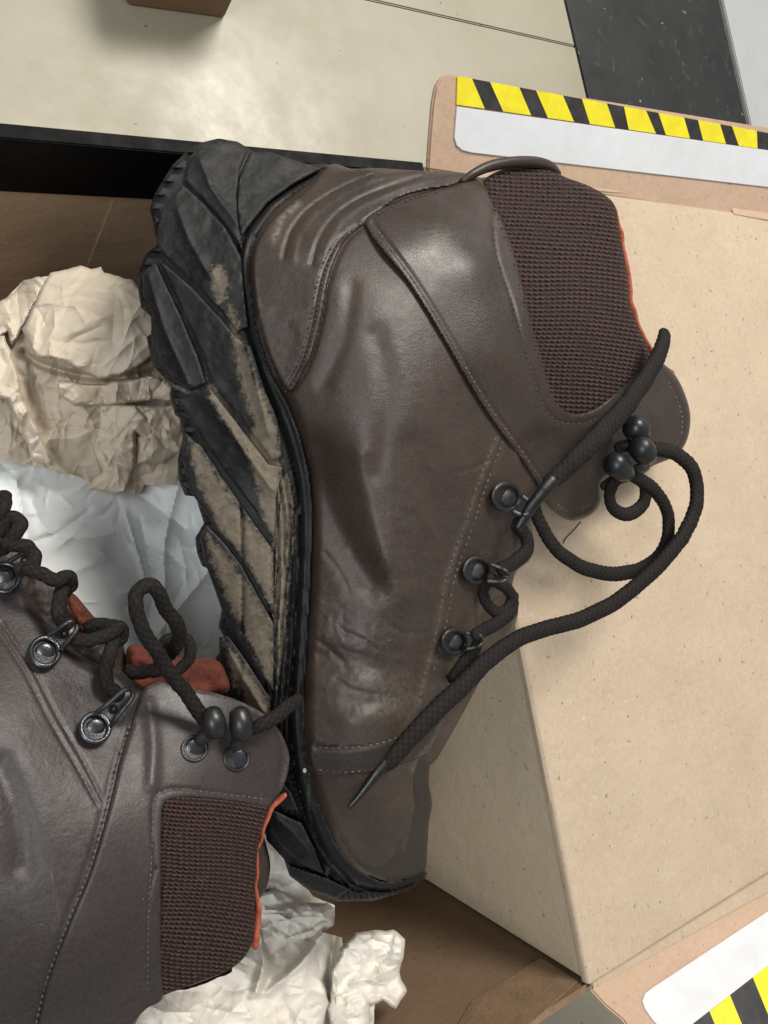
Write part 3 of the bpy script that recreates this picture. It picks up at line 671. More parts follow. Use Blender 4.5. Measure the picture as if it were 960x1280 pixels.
def sole_wear(x, y):
    o = .55*np.exp(-(dl(x, y, [(418, 208), (375, 245), (345, 262), (340, 300)])/5)**2)
    o = np.maximum(o, .5*np.exp(-(dl(x, y, [(400, 1005), (418, 1052), (444, 1084), (475, 1102), (500, 1101)])/1.8)**2))
    o = np.maximum(o, .5*np.exp(-(dl(x, y, [(352, 1078), (380, 1094), (408, 1101), (410, 1088)], False)/2)**2)+.3*np.exp(-(dl(x, y, [(388, 960), (386, 1010), (400, 1060), (440, 1108)])/1.6)**2))
    o = np.maximum(o, .9*np.exp(-(dl(x, y, [(210, 478), (236, 491), (246, 487)], False)/1.8)**2))
    return o
sole = patch('sole', left+junction, hs, RUB, boot, .24, 1.9, (5, .010), False, sole_relief,
             {'dirt': dirt, 'wear': sole_wear}, belly=70, hmax=1.28, sharp=50)
lugs = [
 [(238, 197), (254, 181), (272, 177), (296, 181), (308, 189), (298, 212), (294, 246), (297, 285), (303, 311), (280, 276), (256, 249), (232, 224)],
 [(314, 191), (338, 193), (362, 201), (386, 208), (400, 211), (364, 230), (333, 252), (308, 284), (301, 296), (298, 262), (300, 222)],
 [(228, 232), (252, 254), (280, 284), (300, 322), (304, 372), (309, 408), (296, 414), (278, 388), (243, 352), (206, 318), (196, 300), (204, 262)],
 [(207, 262), (222, 240), (219, 266), (222, 292), (228, 318), (240, 345), (222, 333), (203, 312)],
 [(199, 324), (240, 362), (274, 398), (294, 424), (312, 434), (328, 484), (343, 520), (350, 545), (352, 572), (340, 574), (300, 520), (266, 478), (256, 445), (228, 385)],
 [(180, 342), (194, 330), (222, 390), (246, 448), (256, 478), (238, 487), (214, 472), (194, 452), (190, 420), (192, 394), (180, 368)],
 [(222, 500), (240, 493), (262, 487), (298, 534), (335, 582), (352, 585), (344, 620), (342, 676), (322, 640), (280, 585), (242, 528)],
 [(231, 541), (252, 560), (274, 594), (310, 646), (341, 690), (342, 772), (322, 730), (300, 695), (258, 641), (240, 614), (229, 572)],
 [(251, 672), (258, 657), (276, 676), (302, 709), (341, 781), (341, 862), (318, 832), (288, 785), (272, 742), (258, 704)],
 [(275, 798), (284, 795), (302, 820), (336, 872), (334, 905), (322, 930), (300, 905), (286, 872), (275, 838)],
 [(318, 960), (340, 962), (362, 990), (372, 1012), (360, 1010), (338, 998), (325, 985)],
 [(336, 1010), (354, 1020), (376, 1030), (392, 1062), (404, 1092), (380, 1080), (356, 1060), (339, 1036)],
 [(362, 1082), (385, 1091), (412, 1101), (436, 1112), (420, 1122), (388, 1110), (366, 1096)],
]
ridges = [[(250, 200), (262, 232), (296, 280)], None, [(222, 262), (236, 300), (262, 345)], None, [(300, 400), (318, 470), (335, 540)], [(186, 345), (205, 410), (236, 480)],
          [(262, 500), (300, 556), (340, 612)], [(301, 634), (302, 660), (304, 692)], [(304, 735), (304, 760), (303, 790)], [(285, 810), (305, 850), (330, 890)], None, [(345, 1022), (370, 1046), (392, 1075)], None]
def grow(p, k):                      # widen a lug outline so that only narrow grooves stay
    p = np.array(p, float); n = len(p); a = p-np.roll(p, 1, 0); b = np.roll(p, -1, 0)-p; sg = np.sign(np.sum(p[:, 0]*np.roll(p[:, 1], -1)-np.roll(p[:, 0], -1)*p[:, 1]))
    m = a/np.linalg.norm(a, axis=1)[:, None]+b/np.linalg.norm(b, axis=1)[:, None]; m /= np.linalg.norm(m, axis=1)[:, None]+1e-9
    return p+sg*k*np.stack([m[:, 1], -m[:, 0]], 1)
for i, lg in enumerate(lugs):
    lg = grow(lg, 1.6)
    rg = ridges[i]
    def rel(x, y, rg=rg, i=i):
        o = fbm(x, y, 22, 50+i)*.003
        if rg is not None: o = o+(.0065 if i in (7, 8) else -.0075)*np.exp(-dl(x, y, rg, False)/(2.0 if i in (7, 8) else 9))
        return o
    lp = np.array(lg, float)
    def wr(x, y, lp=lp):
        d = nearest(x, y, lp, True)[0]; return .30*np.exp(-(d/2.2)**2)*np.clip(vnoise(x, y, 30, 4)+.55, 0, 1)
    patch('lug', lg, lambda x, y: hs(x, y)-.0085, RUB, sole, .012, 1.8, (2.2, .003), False, rel, {'dirt': dirt, 'wear': wr}, sharp=55)
dome('paint_speck', 381, 963, float(hs(381, 963))-.006, 3.2, plain('white_paint', (.7, .7, .66), .6), sole, .4, 0, .8, 10)
# ---- upper base
up_out = junction[::-1][:0]+[(412, 206), (440, 211), (470, 210), (520, 213), (580, 216), (600, 222), (650, 214), (690, 216), (735, 235), (758, 260), (770, 300), (783, 370), (808, 440), (840, 470), (835, 540), (780, 580), (745, 630), (713, 640), (688, 625),
          (668, 640), (660, 680), (640, 706), (630, 740), (606, 762), (598, 800), (575, 832), (566, 868), (548, 915), (532, 950), (524, 985), (527, 1012), (522, 1055), (514, 1084), (500, 1094), (476, 1098), (446, 1089), (418, 1056), (399, 1012), (386, 968), (378, 902), (381, 815), (386, 729), (389, 643), (384, 590), (372, 540), (356, 502), (339, 473), (322, 424), (312, 372), (309, 325), (318, 292), (342, 258), (372, 234)]
flex = cuts(91, 110, 400, 620, 560, 900, 12, 38, .0013, 1.7)
def wr_up(x, y):
    o = .006*fbm(x, y, 190, 61, 1)
    o = o+valley(x, y, [(392, 560), (408, 620), (434, 680), (462, 730)], .011, 20)
    o = o+valley(x, y, [(515, 560), (548, 640), (575, 690)], .005, 20)-valley(x, y, [(452, 570), (462, 620), (480, 680), (505, 745)], .007, 17)
    o = o+valley(x, y, [(400, 822), (450, 830), (505, 838), (545, 815)], .007, 17)+valley(x, y, [(440, 880), (500, 870), (545, 845)], .005, 14)
    o = o-valley(x, y, [(440, 897), (500, 893)], .004, 20)+valley(x, y, [(470, 420), (485, 500), (470, 590)], .004, 14)
    o = o+valley(x, y, [(440, 360), (430, 420), (405, 480)], .003, 10)
    for k, pts in enumerate([[(430, 790), (455, 800), (470, 812)], [(500, 830), (520, 845), (545, 850)], [(515, 640), (528, 660), (532, 690)], [(540, 650), (556, 668), (560, 700)], [(535, 800), (548, 815), (550, 838)],
                             [(405, 690), (425, 715), (436, 740)], [(575, 590), (592, 585), (610, 575)], [(395, 800), (415, 812), (430, 830)], [(480, 775), (500, 790), (530, 792)], [(420, 850), (440, 862), (470, 868)]]):
        o = o+valley(x, y, pts, .0016, 3.2)
    rough = np.exp(-((y-800)/95)**2)+.7*np.exp(-(((x-560)/70)**2+((y-660)/70)**2))
    o = o+flex(x, y)*np.clip(rough, 0, 1)
    o = o+rough*.0009*np.abs(fbm(x, y, 16, 70, 3))*2.2+.0003*fbm(x, y, 9, 66, 2)
    o = o+valley(x, y, seam_c, .001, 3)+valley(x, y, seam_h, .003, 3)+valley(x, y, [(x_-13, y_+3) for x_, y_ in seam_h[2:]], .0016, 2.6)
    o = o+valley(x, y, eye1, .0016, 2.4)+valley(x, y, eye2, .0016, 2.4)
    return o
seam_c = [(457, 280), (510, 352), (551, 418), (591, 488), (621, 533), (648, 570), (672, 606)]
seam_h = [(457, 281), (436, 297), (421, 322), (410, 355), (402, 400), (391, 442), (377, 472), (361, 493)]
eye1 = [(620, 545), (606, 582), (594, 615), (583, 650), (570, 685), (557, 725), (550, 765), (541, 805), (532, 840), (522, 880)]
eye2 = [(629, 549), (616, 585), (604, 617), (593, 652), (580, 688), (567, 728), (560, 768), (550, 808), (541, 843)]
base = patch('leather_upper', up_out, hu, L_MAIN, boot, .20, 2.3, (16, .030), True, wr_up,
             {'wear': lambda x, y: .30*np.exp(-(((x-480)/50)**2+((y-870)/26)**2))+.22*np.exp(-(dl(x, y, eye1)/4)**2)+.3*np.clip(-flex(x, y)/.0013, 0, 1)*np.exp(-((y-820)/90)**2)+.5*np.exp(-(dl(x, y, [(330, 360), (325, 420), (345, 470)])/3)**2)+.6*np.exp(-(dl(x, y, [(560, 870), (540, 925), (516, 962)])/3)**2)},
             belly=70, hmax=lambda x, y: np.where(x > 560+(y-215)*.15, .985, 1.15), sharp=50)
hub = lambda x, y: hu(x, y)+wr_up(x, y)
# heel counter overlay with moulded arcs
hc_out = [(408, 215), (440, 212), (455, 211), (469, 213), (470, 219), (490, 215), (519, 213), (532, 215), (533, 221), (556, 218), (577, 216), (581, 221), (566, 232), (530, 238), (495, 250), (457, 279), (436, 296), (421, 321), (410, 354), (402, 398), (391, 440), (377, 470), (362, 490), (346, 468), (329, 422), (319, 370), (316, 326), (325, 296), (348, 266), (378, 242)]
def hc_rel(x, y):
    o = valley(x, y, [(470, 217), (425, 236), (385, 262), (362, 292), (354, 322)], .0035, 3)-valley(x, y, [(478, 216), (432, 238), (395, 264), (372, 294), (366, 322)], .002, 5)
    o = o+valley(x, y, [(530, 220), (480, 236), (438, 255), (410, 280), (396, 305), (390, 330)], .003, 3)-valley(x, y, [(538, 222), (488, 239), (446, 259), (420, 284), (406, 312)], .002, 5)
    o = o+valley(x, y, [(x_-11, y_+1) for x_, y_ in seam_h], .0022, 2.6)+valley(x, y, [(560, 235), (520, 246), (480, 262), (455, 277)], .003, 2.5)
    return o+fbm(x, y, 30, 90)*.002
patch('heel_counter', hc_out, off(hu, -.0055), L_MAIN, boot, .012, 1.9, (4, .005), True, hc_rel,
      {'wear': lambda x, y: .75*np.exp(-(dl(x, y, [(372, 256), (352, 275), (343, 300)])/5)**2)+.35*np.exp(-(dl(x, y, [(320, 350), (328, 420)])/3)**2)}, sharp=50)
# collar panel
mesh_out = [(604, 229), (622, 214), (650, 207), (680, 207), (706, 221), (733, 231), (755, 243), (769, 258), (775, 290), (780, 318), (785, 350), (787, 375), (796, 402), (812, 440), (806, 462), (790, 480), (762, 504), (730, 519), (703, 519), (686, 498), (668, 450), (648, 376), (628, 312), (612, 262)]
cp_out = [(456, 281), (492, 253), (530, 240), (566, 232), (600, 224), (640, 300), (672, 420), (700, 505), (740, 512), (790, 470), (815, 450), (838, 462), (854, 487), (863, 520), (858, 552), (842, 571), (815, 583), (790, 600), (770, 592), (752, 604), (751, 628), (736, 645), (714, 651), (694, 641), (681, 626), (672, 607), (648, 571), (620, 534), (591, 490), (551, 420), (510, 354)]
def cp_rel(x, y):
    o = valley(x, y, [(x_+9, y_-2) for x_, y_ in seam_c], .0022, 2.5)
    o = o+valley(x, y, [(616, 255), (620, 315), (640, 378), (660, 450), (676, 500), (697, 527), (732, 528), (765, 514)], .0022, 2.5)
    o = o+valley(x, y, [(640, 575), (672, 545), (700, 560)], .004, 10)+valley(x, y, [(700, 600), (716, 575), (740, 560)], .005, 9)
    o = o+valley(x, y, [(835, 476), (850, 510), (852, 540), (842, 560)], .002, 2.4)+valley(x, y, [(695, 630), (715, 641), (738, 634)], .002, 2.4)
    o = o-valley(x, y, [(500, 300), (556, 296), (590, 330)], .006, 34)-valley(x, y, [(590, 330), (630, 450), (680, 540)], .004, 26)
    return o+.006*fbm(x, y, 190, 61, 1)
cpan = patch('collar_panel', cp_out, off(hu, -.0055), L_COLLAR, boot, .013, 2.2, (5, .006), True, cp_rel,
      {'wear': lambda x, y: .42*np.exp(-(((x-546)/22)**2+((y-296)/13)**2))}, sharp=50)  # pale oval paints the leather highlight into the colour
hcp = lambda x, y: hu(x, y)-.0055+cp_rel(x, y)
# knit cuff
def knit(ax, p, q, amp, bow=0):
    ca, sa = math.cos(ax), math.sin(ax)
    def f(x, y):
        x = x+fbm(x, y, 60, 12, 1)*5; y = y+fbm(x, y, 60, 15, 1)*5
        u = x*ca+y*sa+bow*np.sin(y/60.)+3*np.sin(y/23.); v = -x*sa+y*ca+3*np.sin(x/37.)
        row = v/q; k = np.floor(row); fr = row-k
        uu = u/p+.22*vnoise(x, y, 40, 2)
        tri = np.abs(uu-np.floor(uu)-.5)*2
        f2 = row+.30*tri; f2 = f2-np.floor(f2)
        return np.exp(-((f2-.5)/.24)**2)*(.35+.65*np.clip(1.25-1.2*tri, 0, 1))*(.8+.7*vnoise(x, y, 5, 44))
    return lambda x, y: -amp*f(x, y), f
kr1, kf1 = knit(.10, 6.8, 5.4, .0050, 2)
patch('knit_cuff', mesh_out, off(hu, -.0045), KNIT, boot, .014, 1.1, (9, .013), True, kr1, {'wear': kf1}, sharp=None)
# orange lining edge and collar roll
tube('lining', [(742, 243, .862), (762, 256, .866), (774, 290, .868), (781, 330, .868), (787, 375, .868), (795, 405, .872), (812, 442, .874), (826, 458, .880), (838, 466, .885)], 3.4, ORANGE, boot, 1.6, 10, 0, wig=.0013, step=2)
tube('collar_roll', [(578, 226, .808, 4), (592, 217, .803, 5.5), (612, 208, .802, 6.5), (640, 203, .805, 6.5), (668, 203, .815, 6.5), (686, 208, .83, 6), (697, 217, .845, 4)], 6, L_COLLAR, boot, 1.2, 12, 0)
# toe cap
tc_out = [(392, 962), (420, 968), (458, 965), (490, 958), (516, 948), (536, 946), (536, 978), (540, 1004), (536, 1030), (534, 1060), (530, 1088), (503, 1099), (478, 1100), (449, 1083), (424, 1051), (405, 1008)]
def tc_rel(x, y):
    return fbm(x, y, 60, 95, 3)*.006+valley(x, y, [(470, 1020), (480, 1050), (475, 1075)], .003, 10)+valley(x, y, [(510, 955), (516, 985), (518, 1010)], .003, 3)
patch('toe_cap', tc_out, off(hu, -.001), L_TOE, boot, .010, 2.2, (6, .006), True, tc_rel,
      {'wear': lambda x, y: .45*np.exp(-(((x-474)/20)**2+((y-1050)/12)**2))+.55*np.exp(-(dl(x, y, [(405, 1005), (425, 1052), (450, 1085), (480, 1100)])/2.5)**2)+.5*np.exp(-(dl(x, y, [(508, 980), (511, 1008)])/4)**2)+.4*np.exp(-(((x-500)/12)**2+((y-1000)/8)**2))}, sharp=50)
tp_rel = lambda x, y: .5*wr_up(x, y)+valley(x, y, [(396, 934), (430, 935), (466, 931), (500, 920), (530, 900)], .003, 3)
patch('vamp_strip', [(388, 928), (430, 930), (466, 926), (500, 915), (530, 896), (556, 876), (560, 884), (546, 915), (534, 940), (516, 952), (490, 961), (458, 968), (420, 970), (392, 966)], off(hu, -.0035), L_TOE, boot, .010, 2.2, (4, .005), True, tp_rel,
      {'wear': lambda x, y: .6*np.exp(-(dl(x, y, [(562, 878), (545, 920), (518, 955)])/3)**2)+.25*np.exp(-(dl(x, y, [(395, 968), (458, 967), (500, 957)])/2)**2)}, sharp=50)
# tongue under the laces
ht_ = off(hu, .035)
patch('tongue', [(655, 650), (668, 680), (662, 700), (645, 715), (640, 740), (648, 760), (640, 790), (612, 830), (585, 880), (560, 925), (540, 955), (520, 950), (540, 880), (575, 800), (610, 700)], ht_, L_MAIN, boot, .04, 3, (8, .015), True,
      lambda x, y: fbm(x, y, 50, 33)*.02, sharp=50)
# stitching
stitches([(x+6, y-3) for x, y in seam_c], hcp, THREAD, boot, 7, 4.8)
stitches([(x-8, y+1) for x, y in seam_h], lambda x, y: hu(x, y)-.0055+hc_rel(x, y), THREAD_D, boot, 6.5, 4.2)
stitches([(x-14, y) for x, y in seam_h[1:]], lambda x, y: hu(x, y)-.0055+hc_rel(x, y), THREAD_D, boot, 6.5, 4.2)
stitches([(466, 272), (490, 258), (525, 245), (560, 238)], hcp, THREAD_D, boot, 6.5, 4.2)
stitches(eye1, hub, THREAD, boot, 8.5, 5.5, 2.6); stitches(eye2, hub, THREAD, boot, 8.5, 5.5, 2.6)
stitches([(616, 255), (620, 315), (640, 378), (660, 450), (676, 500), (697, 527), (732, 528), (765, 514), (790, 496)], hcp, THREAD_D, boot, 7, 4.8)
stitches([(835, 476), (850, 510), (852, 540), (842, 560)], hcp, THREAD, boot, 6.5, 4.5)
stitches([(695, 630), (715, 641), (738, 634)], hcp, THREAD, boot, 6.5, 4.5)
tpf = lambda x, y: hu(x, y)-.0035+tp_rel(x, y)
stitches([(396, 934), (430, 935), (466, 931), (500, 920), (530, 900)], tpf, THREAD_L, boot, 8, 4.6)
stitches([(396, 962), (430, 965), (462, 962), (500, 951)], tpf, THREAD_L, boot, 8, 4.0, 2)
# lacing hardware: three eyelet hooks
def eyelet(px, py, hf, r, par, ang, hl, light=None):
    """ring, rivet and folded strap towards angle ang"""
    ca, sa = math.cos(ang), math.sin(ang)
    def T_(u, v): return (px+u*ca-v*sa, py+u*sa+v*ca)
    b = patch('lace_hook', [T_(-r*1.1, 0), T_(-r*.75, -r*.8), T_(0, -r*1.1), T_(r*.9, -r*.75), T_(r*1.9, -r*.5), T_(hl, -r*.42), T_(hl, r*.42), T_(r*1.9, r*.5), T_(r*.9, r*.75), T_(0, r*1.1), T_(-r*.75, r*.8)],
              lambda x, y: hf(x, y)-.008, METAL, par, .010, 1.6, (4, .005), True, lambda x, y: .006*np.exp(-(np.hypot(x-T_(r*1.75, 0)[0], y-T_(r*1.75, 0)[1])/(r*.25))**4), sharp=50)
    ring('hook_rim', px, py, lambda x, y: hf(x, y)-.006, r*.93, r*.17, light or METAL, b, .005)
    hh = float(hf(px, py)); dome('rivet', px, py, hh-.008, r*.62, METAL if light is None else METAL_L, b, .35)
    for s in (-1, 1):
        tube('hook_arm', [(*T_(r*.95, s*r*.62), hh-.012), (*T_(r*1.6, s*r*.52), hh-.018), (*T_(hl*.92, s*r*.40), hh-.024), (*T_(hl*1.02, s*r*.2), hh-.022)], r*.17, METAL, b, 1., 8)
    return b
eyelet(633, 621, hub, 18, boot, .55, 34)
eyelet(596, 713, hub, 17, boot, .2, 38)
eyelet(568, 802, hub, 16, boot, -.05, 34)
# speed hooks at the ankle: dark rounded beads on stems
def bead(p, q, r, par):
    b = tube('hook_bead', [(*p, r*.98), ((p[0]+q[0])/2, (p[1]+q[1])/2, (p[2]+q[2])/2, r), (*q, r*.62)], r, BEAD, par, .95, 18, 0, step=2)
    return b
for p, q in (((768, 580, .795), (784, 592, .81)), ((800, 560, .785), (812, 572, .80)), ((792, 534, .795), (804, 544, .80))):
    bead(p, q, 15.8, boot)
tube('hook_stem', [(757, 608, .84), (770, 600, .825), (790, 592, .82), (806, 582, .83)], 8, METAL, boot, .8, 10)
tube('hook_stem', [(775, 560, .83), (790, 556, .815), (806, 550, .83)], 9, METAL, boot, .8, 10)
# laces
lace([(831, 418, .800, 10), (828, 432, .795, 11.5), (818, 455, .79, 12.5), (800, 482, .785, 13.5), (778, 512, .775, 14.5), (750, 543, .765, 15), (722, 570, .765, 14), (700, 592, .77, 12.5), (686, 604, .775, 11)], boot, flat=.6)
tube('aglet', [(690, 602, .772, 10), (678, 616, .775, 9), (665, 632, .785, 8), (655, 648, .79, 7), (648, 659, .795, 6)], 8, AGLET, boot, .7, 12, 0)
lace([(668, 634, .84), (680, 662, .845), (698, 688, .85), (726, 708, .855), (760, 717, .86), (795, 713, .86), (822, 697, .855), (835, 670, .85), (834, 640, .845), (820, 615, .835), (802, 601, .825), (786, 592, .815), (774, 590, .81)], boot, 10)
lace([(768, 602, .82), (762, 618, .83), (766, 634, .84), (780, 642, .845), (796, 638, .845), (806, 624, .84), (806, 608, .835), (798, 596, .825)], boot, 9.5)
lace([(800, 562, .83, 9), (822, 562, .82, 10), (845, 567, .815, 10.5), (864, 584, .81, 11), (872, 612, .81, 11), (866, 645, .812, 11), (846, 680, .815, 11), (815, 715, .82, 11), (775, 748, .83, 11), (730, 772, .835, 11), (690, 784, .835, 11), (650, 797, .832, 11.5), (615, 820, .825, 12.5), (585, 850, .815, 13.5),
      (552, 882, .81, 14), (520, 915, .81, 13.5), (492, 946, .815, 12), (478, 960, .82, 9)], boot, flat=.66)
tube('aglet', [(482, 954, .818, 8.5), (470, 968, .82, 7), (455, 988, .825, 5), (438, 1008, .83, 3.5)], 5, AGLET, boot, .7, 12, 0)
lace([(618, 640, .845), (640, 652, .835), (656, 668, .838), (658, 686, .84), (645, 702, .838), (634, 708, .83), (626, 712, .822)], boot, 10)
lace([(612, 724, .825), (604, 740, .835), (610, 756, .84), (622, 766, .842), (634, 762, .842), (640, 748, .84), (634, 736, .835), (622, 728, .828), (612, 724, .82)], boot, 8.5)
lace([(642, 745, .842, 8), (640, 762, .842, 9), (626, 776, .838, 9.5), (608, 786, .83, 9.5), (594, 793, .822, 9)], boot, 9.5)
lace([(598, 802, .83, 8), (590, 818, .838, 10), (578, 832, .845, 11), (566, 848, .85, 10)], boot, 10)

# ================================================================ BOOT TWO
boot2 = thing('work_boot', 'second grey brown leather work boot cut by the left edge with its cuff pointing down', 'boot', W(120, 1060, 1.2))
h2 = tps([(-40, 745, .87), (16, 740, .865), (60, 830, .82), (118, 911, .80), (0, 1000, .755), (80, 1080, .745), (-40, 1280, .80), (0, 1150, .75), (0, 880, .79), (150, 1000, .765), (190, 880, .81), (240, 860, .815), (300, 880, .815), (350, 930, .83), (357, 985, .84),
          (270, 950, .79), (190, 1100, .765), (260, 1100, .775), (320, 1100, .83), (315, 1190, .845), (240, 1230, .835), (180, 1260, .835), (100, 1300, .82), (90, 810, .835), (100, 1200, .755), (150, 1150, .755)])
u2 = [(-60, 700), (0, 716), (32, 733), (45, 760), (58, 778), (80, 800), (100, 818), (128, 832), (150, 836), (166, 850), (182, 858), (197, 852), (218, 853), (240, 861), (268, 867), (298, 877), (327, 892), (348, 912), (360, 940), (358, 968), (348, 993), (335, 1010), (324, 1052), (318, 1105), (318, 1158), (310, 1190), (287, 1212), (244, 1230), (202, 1243), (180, 1262), (165, 1290), (150, 1340), (-60, 1340)]
s2a = [(172, 868), (158, 905), (143, 951), (134, 990), (125, 1025), (106, 1089), (80, 1153), (53, 1227), (38, 1290)]
s2b = [(-10, 778), (10, 808), (32, 842), (60, 897), (92, 952), (122, 1006)]
s2c = [(2, 778), (20, 805), (42, 838), (70, 893), (102, 948), (128, 1000)]
def wr2(x, y):
    o = .005*fbm(x, y, 190, 161, 1)+valley(x, y, s2a, .001, 3.2)+valley(x, y, s2b, .0016, 2.4)+valley(x, y, s2c, .0016, 2.4)
    o = o+valley(x, y, [(0, 960), (20, 1010), (30, 1080)], .006, 18)+valley(x, y, [(185, 870), (200, 920), (195, 980)], -.005, 12)+valley(x, y, [(150, 900), (160, 880), (175, 868)], .004, 6)
    return o+.0003*fbm(x, y, 9, 166, 2)
hb2 = lambda x, y: h2(x, y)+wr2(x, y)
patch('leather_upper', u2, h2, L_TWO, boot2, .20, 2.4, (16, .03), True, wr2, {'wear': lambda x, y: .6*np.exp(-(dl(x, y, [(165, 870), (150, 900), (135, 930)])/5)**2)*(.6+fbm(x, y, 8, 3))}, belly=70, hmax=1.12, sharp=50)
m2 = [(200, 1025), (203, 1004), (214, 996), (240, 994), (287, 998), (318, 1003), (336, 1006), (330, 1028), (323, 1055), (319, 1105), (318, 1158), (311, 1188), (287, 1212), (244, 1229), (215, 1240), (199, 1242), (198, 1200), (199, 1131)]
p2 = [(176, 868), (184, 856), (198, 851), (220, 853), (240, 860), (268, 866), (298, 876), (328, 891), (349, 913), (361, 942), (359, 970), (348, 995), (334, 1010), (318, 1008), (290, 1003), (240, 999), (214, 1001), (206, 1010), (204, 1040), (203, 1131), (203, 1200), (204, 1246), (182, 1262), (160, 1290), (150, 1340), (42, 1340), (44, 1290), (58, 1228), (85, 1154), (111, 1090), (130, 1026), (139, 990), (148, 951), (162, 906)]
def p2r(x, y):
    o = .005*fbm(x, y, 190, 161, 1)+valley(x, y, [(194, 1085), (190, 1020), (196, 992), (215, 985), (260, 989), (300, 994), (330, 998)], .0022, 2.5)+valley(x, y, [(194, 1085), (186, 1131), (184, 1240)], .002, 2.5)
    return o+valley(x, y, [(350, 925), (353, 950), (348, 980)], .002, 2.4)+valley(x, y, [(x_+8, y_) for x_, y_ in s2a[1:]], .002, 2.5)-valley(x, y, [(186, 880), (192, 930), (190, 980)], .004, 9)
hp2 = lambda x, y: h2(x, y)-.0045+p2r(x, y)
patch('collar_panel', p2, off(h2, -.0045), L_TWO, boot2, .013, 2.2, (5, .006), True, p2r, {'wear': lambda x, y: .6*np.exp(-(dl(x, y, [(176, 868), (198, 853), (298, 877), (349, 913), (361, 945), (350, 990)])/2.5)**2)+.35*np.exp(-(np.hypot(x-243, y-930)/16)**4)}, sharp=50)
kr2, kf2 = knit(.13, 7.0, 5.4, .0050, 2)
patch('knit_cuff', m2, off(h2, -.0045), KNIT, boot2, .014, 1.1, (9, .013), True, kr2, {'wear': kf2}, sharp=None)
tube('lining', [(356, 993, .858, 2.5), (350, 998, .862, 3.4), (341, 1009, .862, 3), (333, 1028, .858, 2.6), (325, 1054, .862, 2.4), (320.5, 1090, .864, 2.4), (319.5, 1120, .866, 3.4), (321, 1152, .868, 5), (318, 1182, .872, 4.5)], 5, ORANGE, boot2, 1.6, 10, 0, wig=.0013, step=2)
patch('tongue', [(310, 1050), (326, 1042), (334, 1060), (338, 1085), (332, 1112), (320, 1128), (308, 1140)], lambda x, y: .95+0*x, L_MAIN, boot2, .02, 3, (6, .01))
patch('padded_tongue', [(158, 812), (175, 806), (190, 815), (230, 822), (268, 824), (282, 840), (284, 866), (240, 880), (180, 880), (160, 860)], lambda x, y: .875+.00012*(x-160), PAD, boot2, .04, 2.5, (14, .035), True, lambda x, y: fbm(x, y, 30, 77)*.012)
patch('padded_tongue', [(80, 742), (92, 742), (105, 756), (120, 775), (124, 790), (112, 798), (96, 786)], lambda x, y: .868+0*x, PAD, boot2, .03, 2.5, (8, .02), True, lambda x, y: fbm(x, y, 14, 78)*.01)
patch('tongue', [(-60, 640), (8, 660), (40, 700), (62, 720), (90, 740), (112, 775), (148, 790), (160, 830), (178, 850), (150, 860), (80, 830), (20, 760), (-60, 740)], lambda x, y: .885+0*x, L_MAIN, boot2, .05, 3, (12, .03), True, lambda x, y: fbm(x, y, 30, 79)*.012)
stitches([(x+5, y) for x, y in s2a[1:]], hp2, THREAD_L, boot2, 8, 5.2); stitches(s2b, hb2, THREAD_L, boot2, 9, 5.6, 2.3); stitches(s2c, hb2, THREAD_L, boot2, 9, 5.6, 2.3)
stitches([(184, 1240), (186, 1131), (190, 1060), (191, 1020), (197, 993), (215, 986), (260, 990), (300, 995), (330, 999)], hp2, THREAD_L, boot2, 7.5, 4.6)
stitches([(338, 905), (350, 925), (353, 950), (348, 980)], hp2, THREAD_D, boot2, 7, 4.6)
eyelet(56, 815, hb2, 19, boot2, -.75, 50, METAL_L)
eyelet(119, 910, hb2, 19, boot2, -.80, 62, METAL_L)
eyelet(6, 722, hb2, 19, boot2, -.70, 44, METAL_L)
for px, py, r in ((243, 936, 15), (296, 948, 15)):
    hh = float(hp2(px, py)); b = dome('rivet', px, py, hh+.001, r*.86, METAL_L, boot2, .32); ring('rivet_rim', px, py, hp2, r, 2.2, METAL, b, .001, 1., .8)
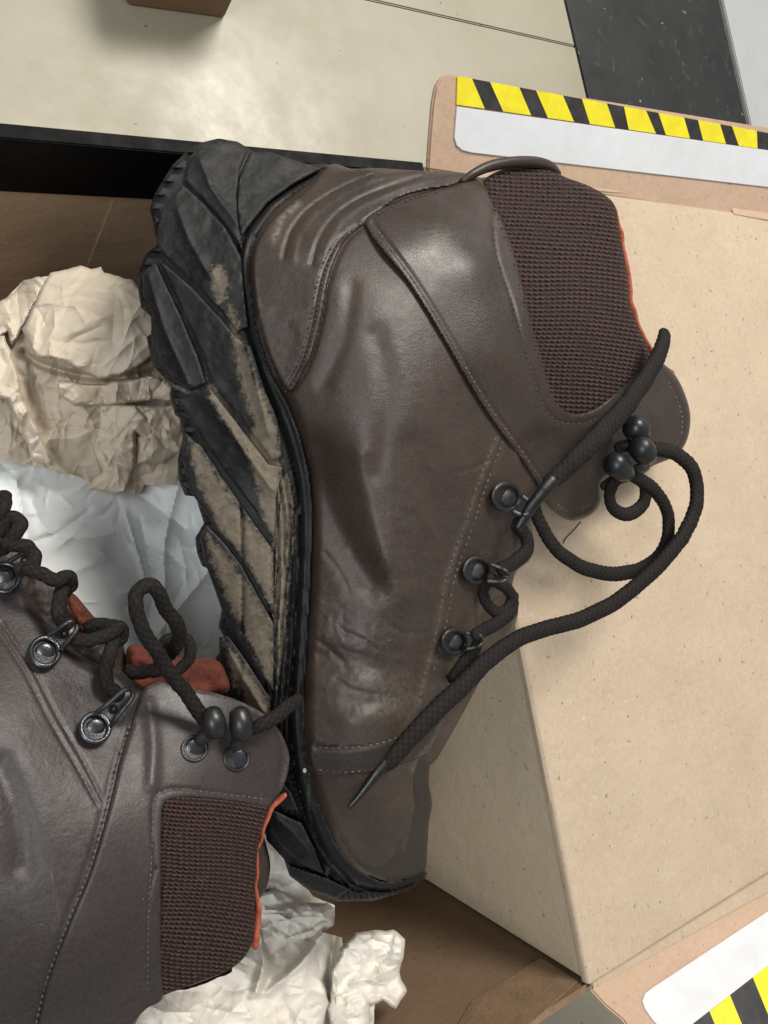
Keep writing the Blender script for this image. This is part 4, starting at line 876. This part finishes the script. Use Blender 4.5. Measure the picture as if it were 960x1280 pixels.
tube('hook_stem', [(250, 925, .785, 9), (262, 915, .775, 9), (268, 906, .77, 9)], 9, METAL, boot2, .8, 10)
tube('hook_stem', [(296, 932, .785, 9), (300, 918, .775, 9), (302, 908, .77, 9)], 9, METAL, boot2, .8, 10)
tube('hook_bead', [(265, 893, .77, 13), (267, 902, .768, 15), (269, 912, .77, 14.5)], 15, BEAD, boot2, .95, 20, 0)
tube('hook_bead', [(299, 893, .772, 13), (301, 904, .77, 15), (302, 915, .772, 14.5)], 15, BEAD, boot2, .95, 20, 0)
lace([(316, 912, .785, 9), (330, 904, .78, 10), (348, 894, .782, 10), (362, 882, .79, 10), (373, 876, .80, 10)], boot2)
lace([(258, 902, .78, 10), (246, 887, .775), (230, 862, .765), (212, 838, .752), (194, 812, .735), (178, 784, .722), (169, 760, .715), (172, 740, .712), (186, 731, .712), (199, 742, .718), (208, 762, .73), (220, 780, .745), (224, 798, .76), (214, 816, .78), (200, 826, .81)], boot2, 10, flat=.8)
lace([(224, 838, .80), (236, 822, .80), (238, 806, .80), (224, 796, .80), (208, 800, .80), (200, 812, .81)], boot2, 8)
for pts in ([(-10, 690, .855), (8, 682, .84), (20, 668, .835), (24, 654, .835), (14, 648, .84), (2, 664, .845)], [(16, 682, .84), (34, 682, .835), (44, 694, .835), (40, 706, .83), (26, 710, .825)],
            [(34, 710, .82), (52, 718, .815), (74, 724, .815), (88, 722, .82), (90, 732, .83), (80, 742, .835)], [(80, 736, .825), (74, 752, .82), (74, 768, .818), (86, 782, .822)],
            [(92, 796, .82), (112, 798, .815), (132, 796, .815), (148, 786, .82), (150, 796, .83), (140, 806, .83)], [(142, 800, .822), (136, 818, .815), (133, 838, .808), (136, 858, .806), (146, 870, .805)],
            [(110, 782, .85), (128, 782, .845), (146, 786, .84)], [(160, 838, .85), (176, 842, .845), (196, 838, .84)], [(-14, 650, .84), (-2, 640, .838), (6, 632, .84), (4, 620, .85)]):
    lace([p+(9.5,) for p in pts], boot2, 9.5, wig=.0012)
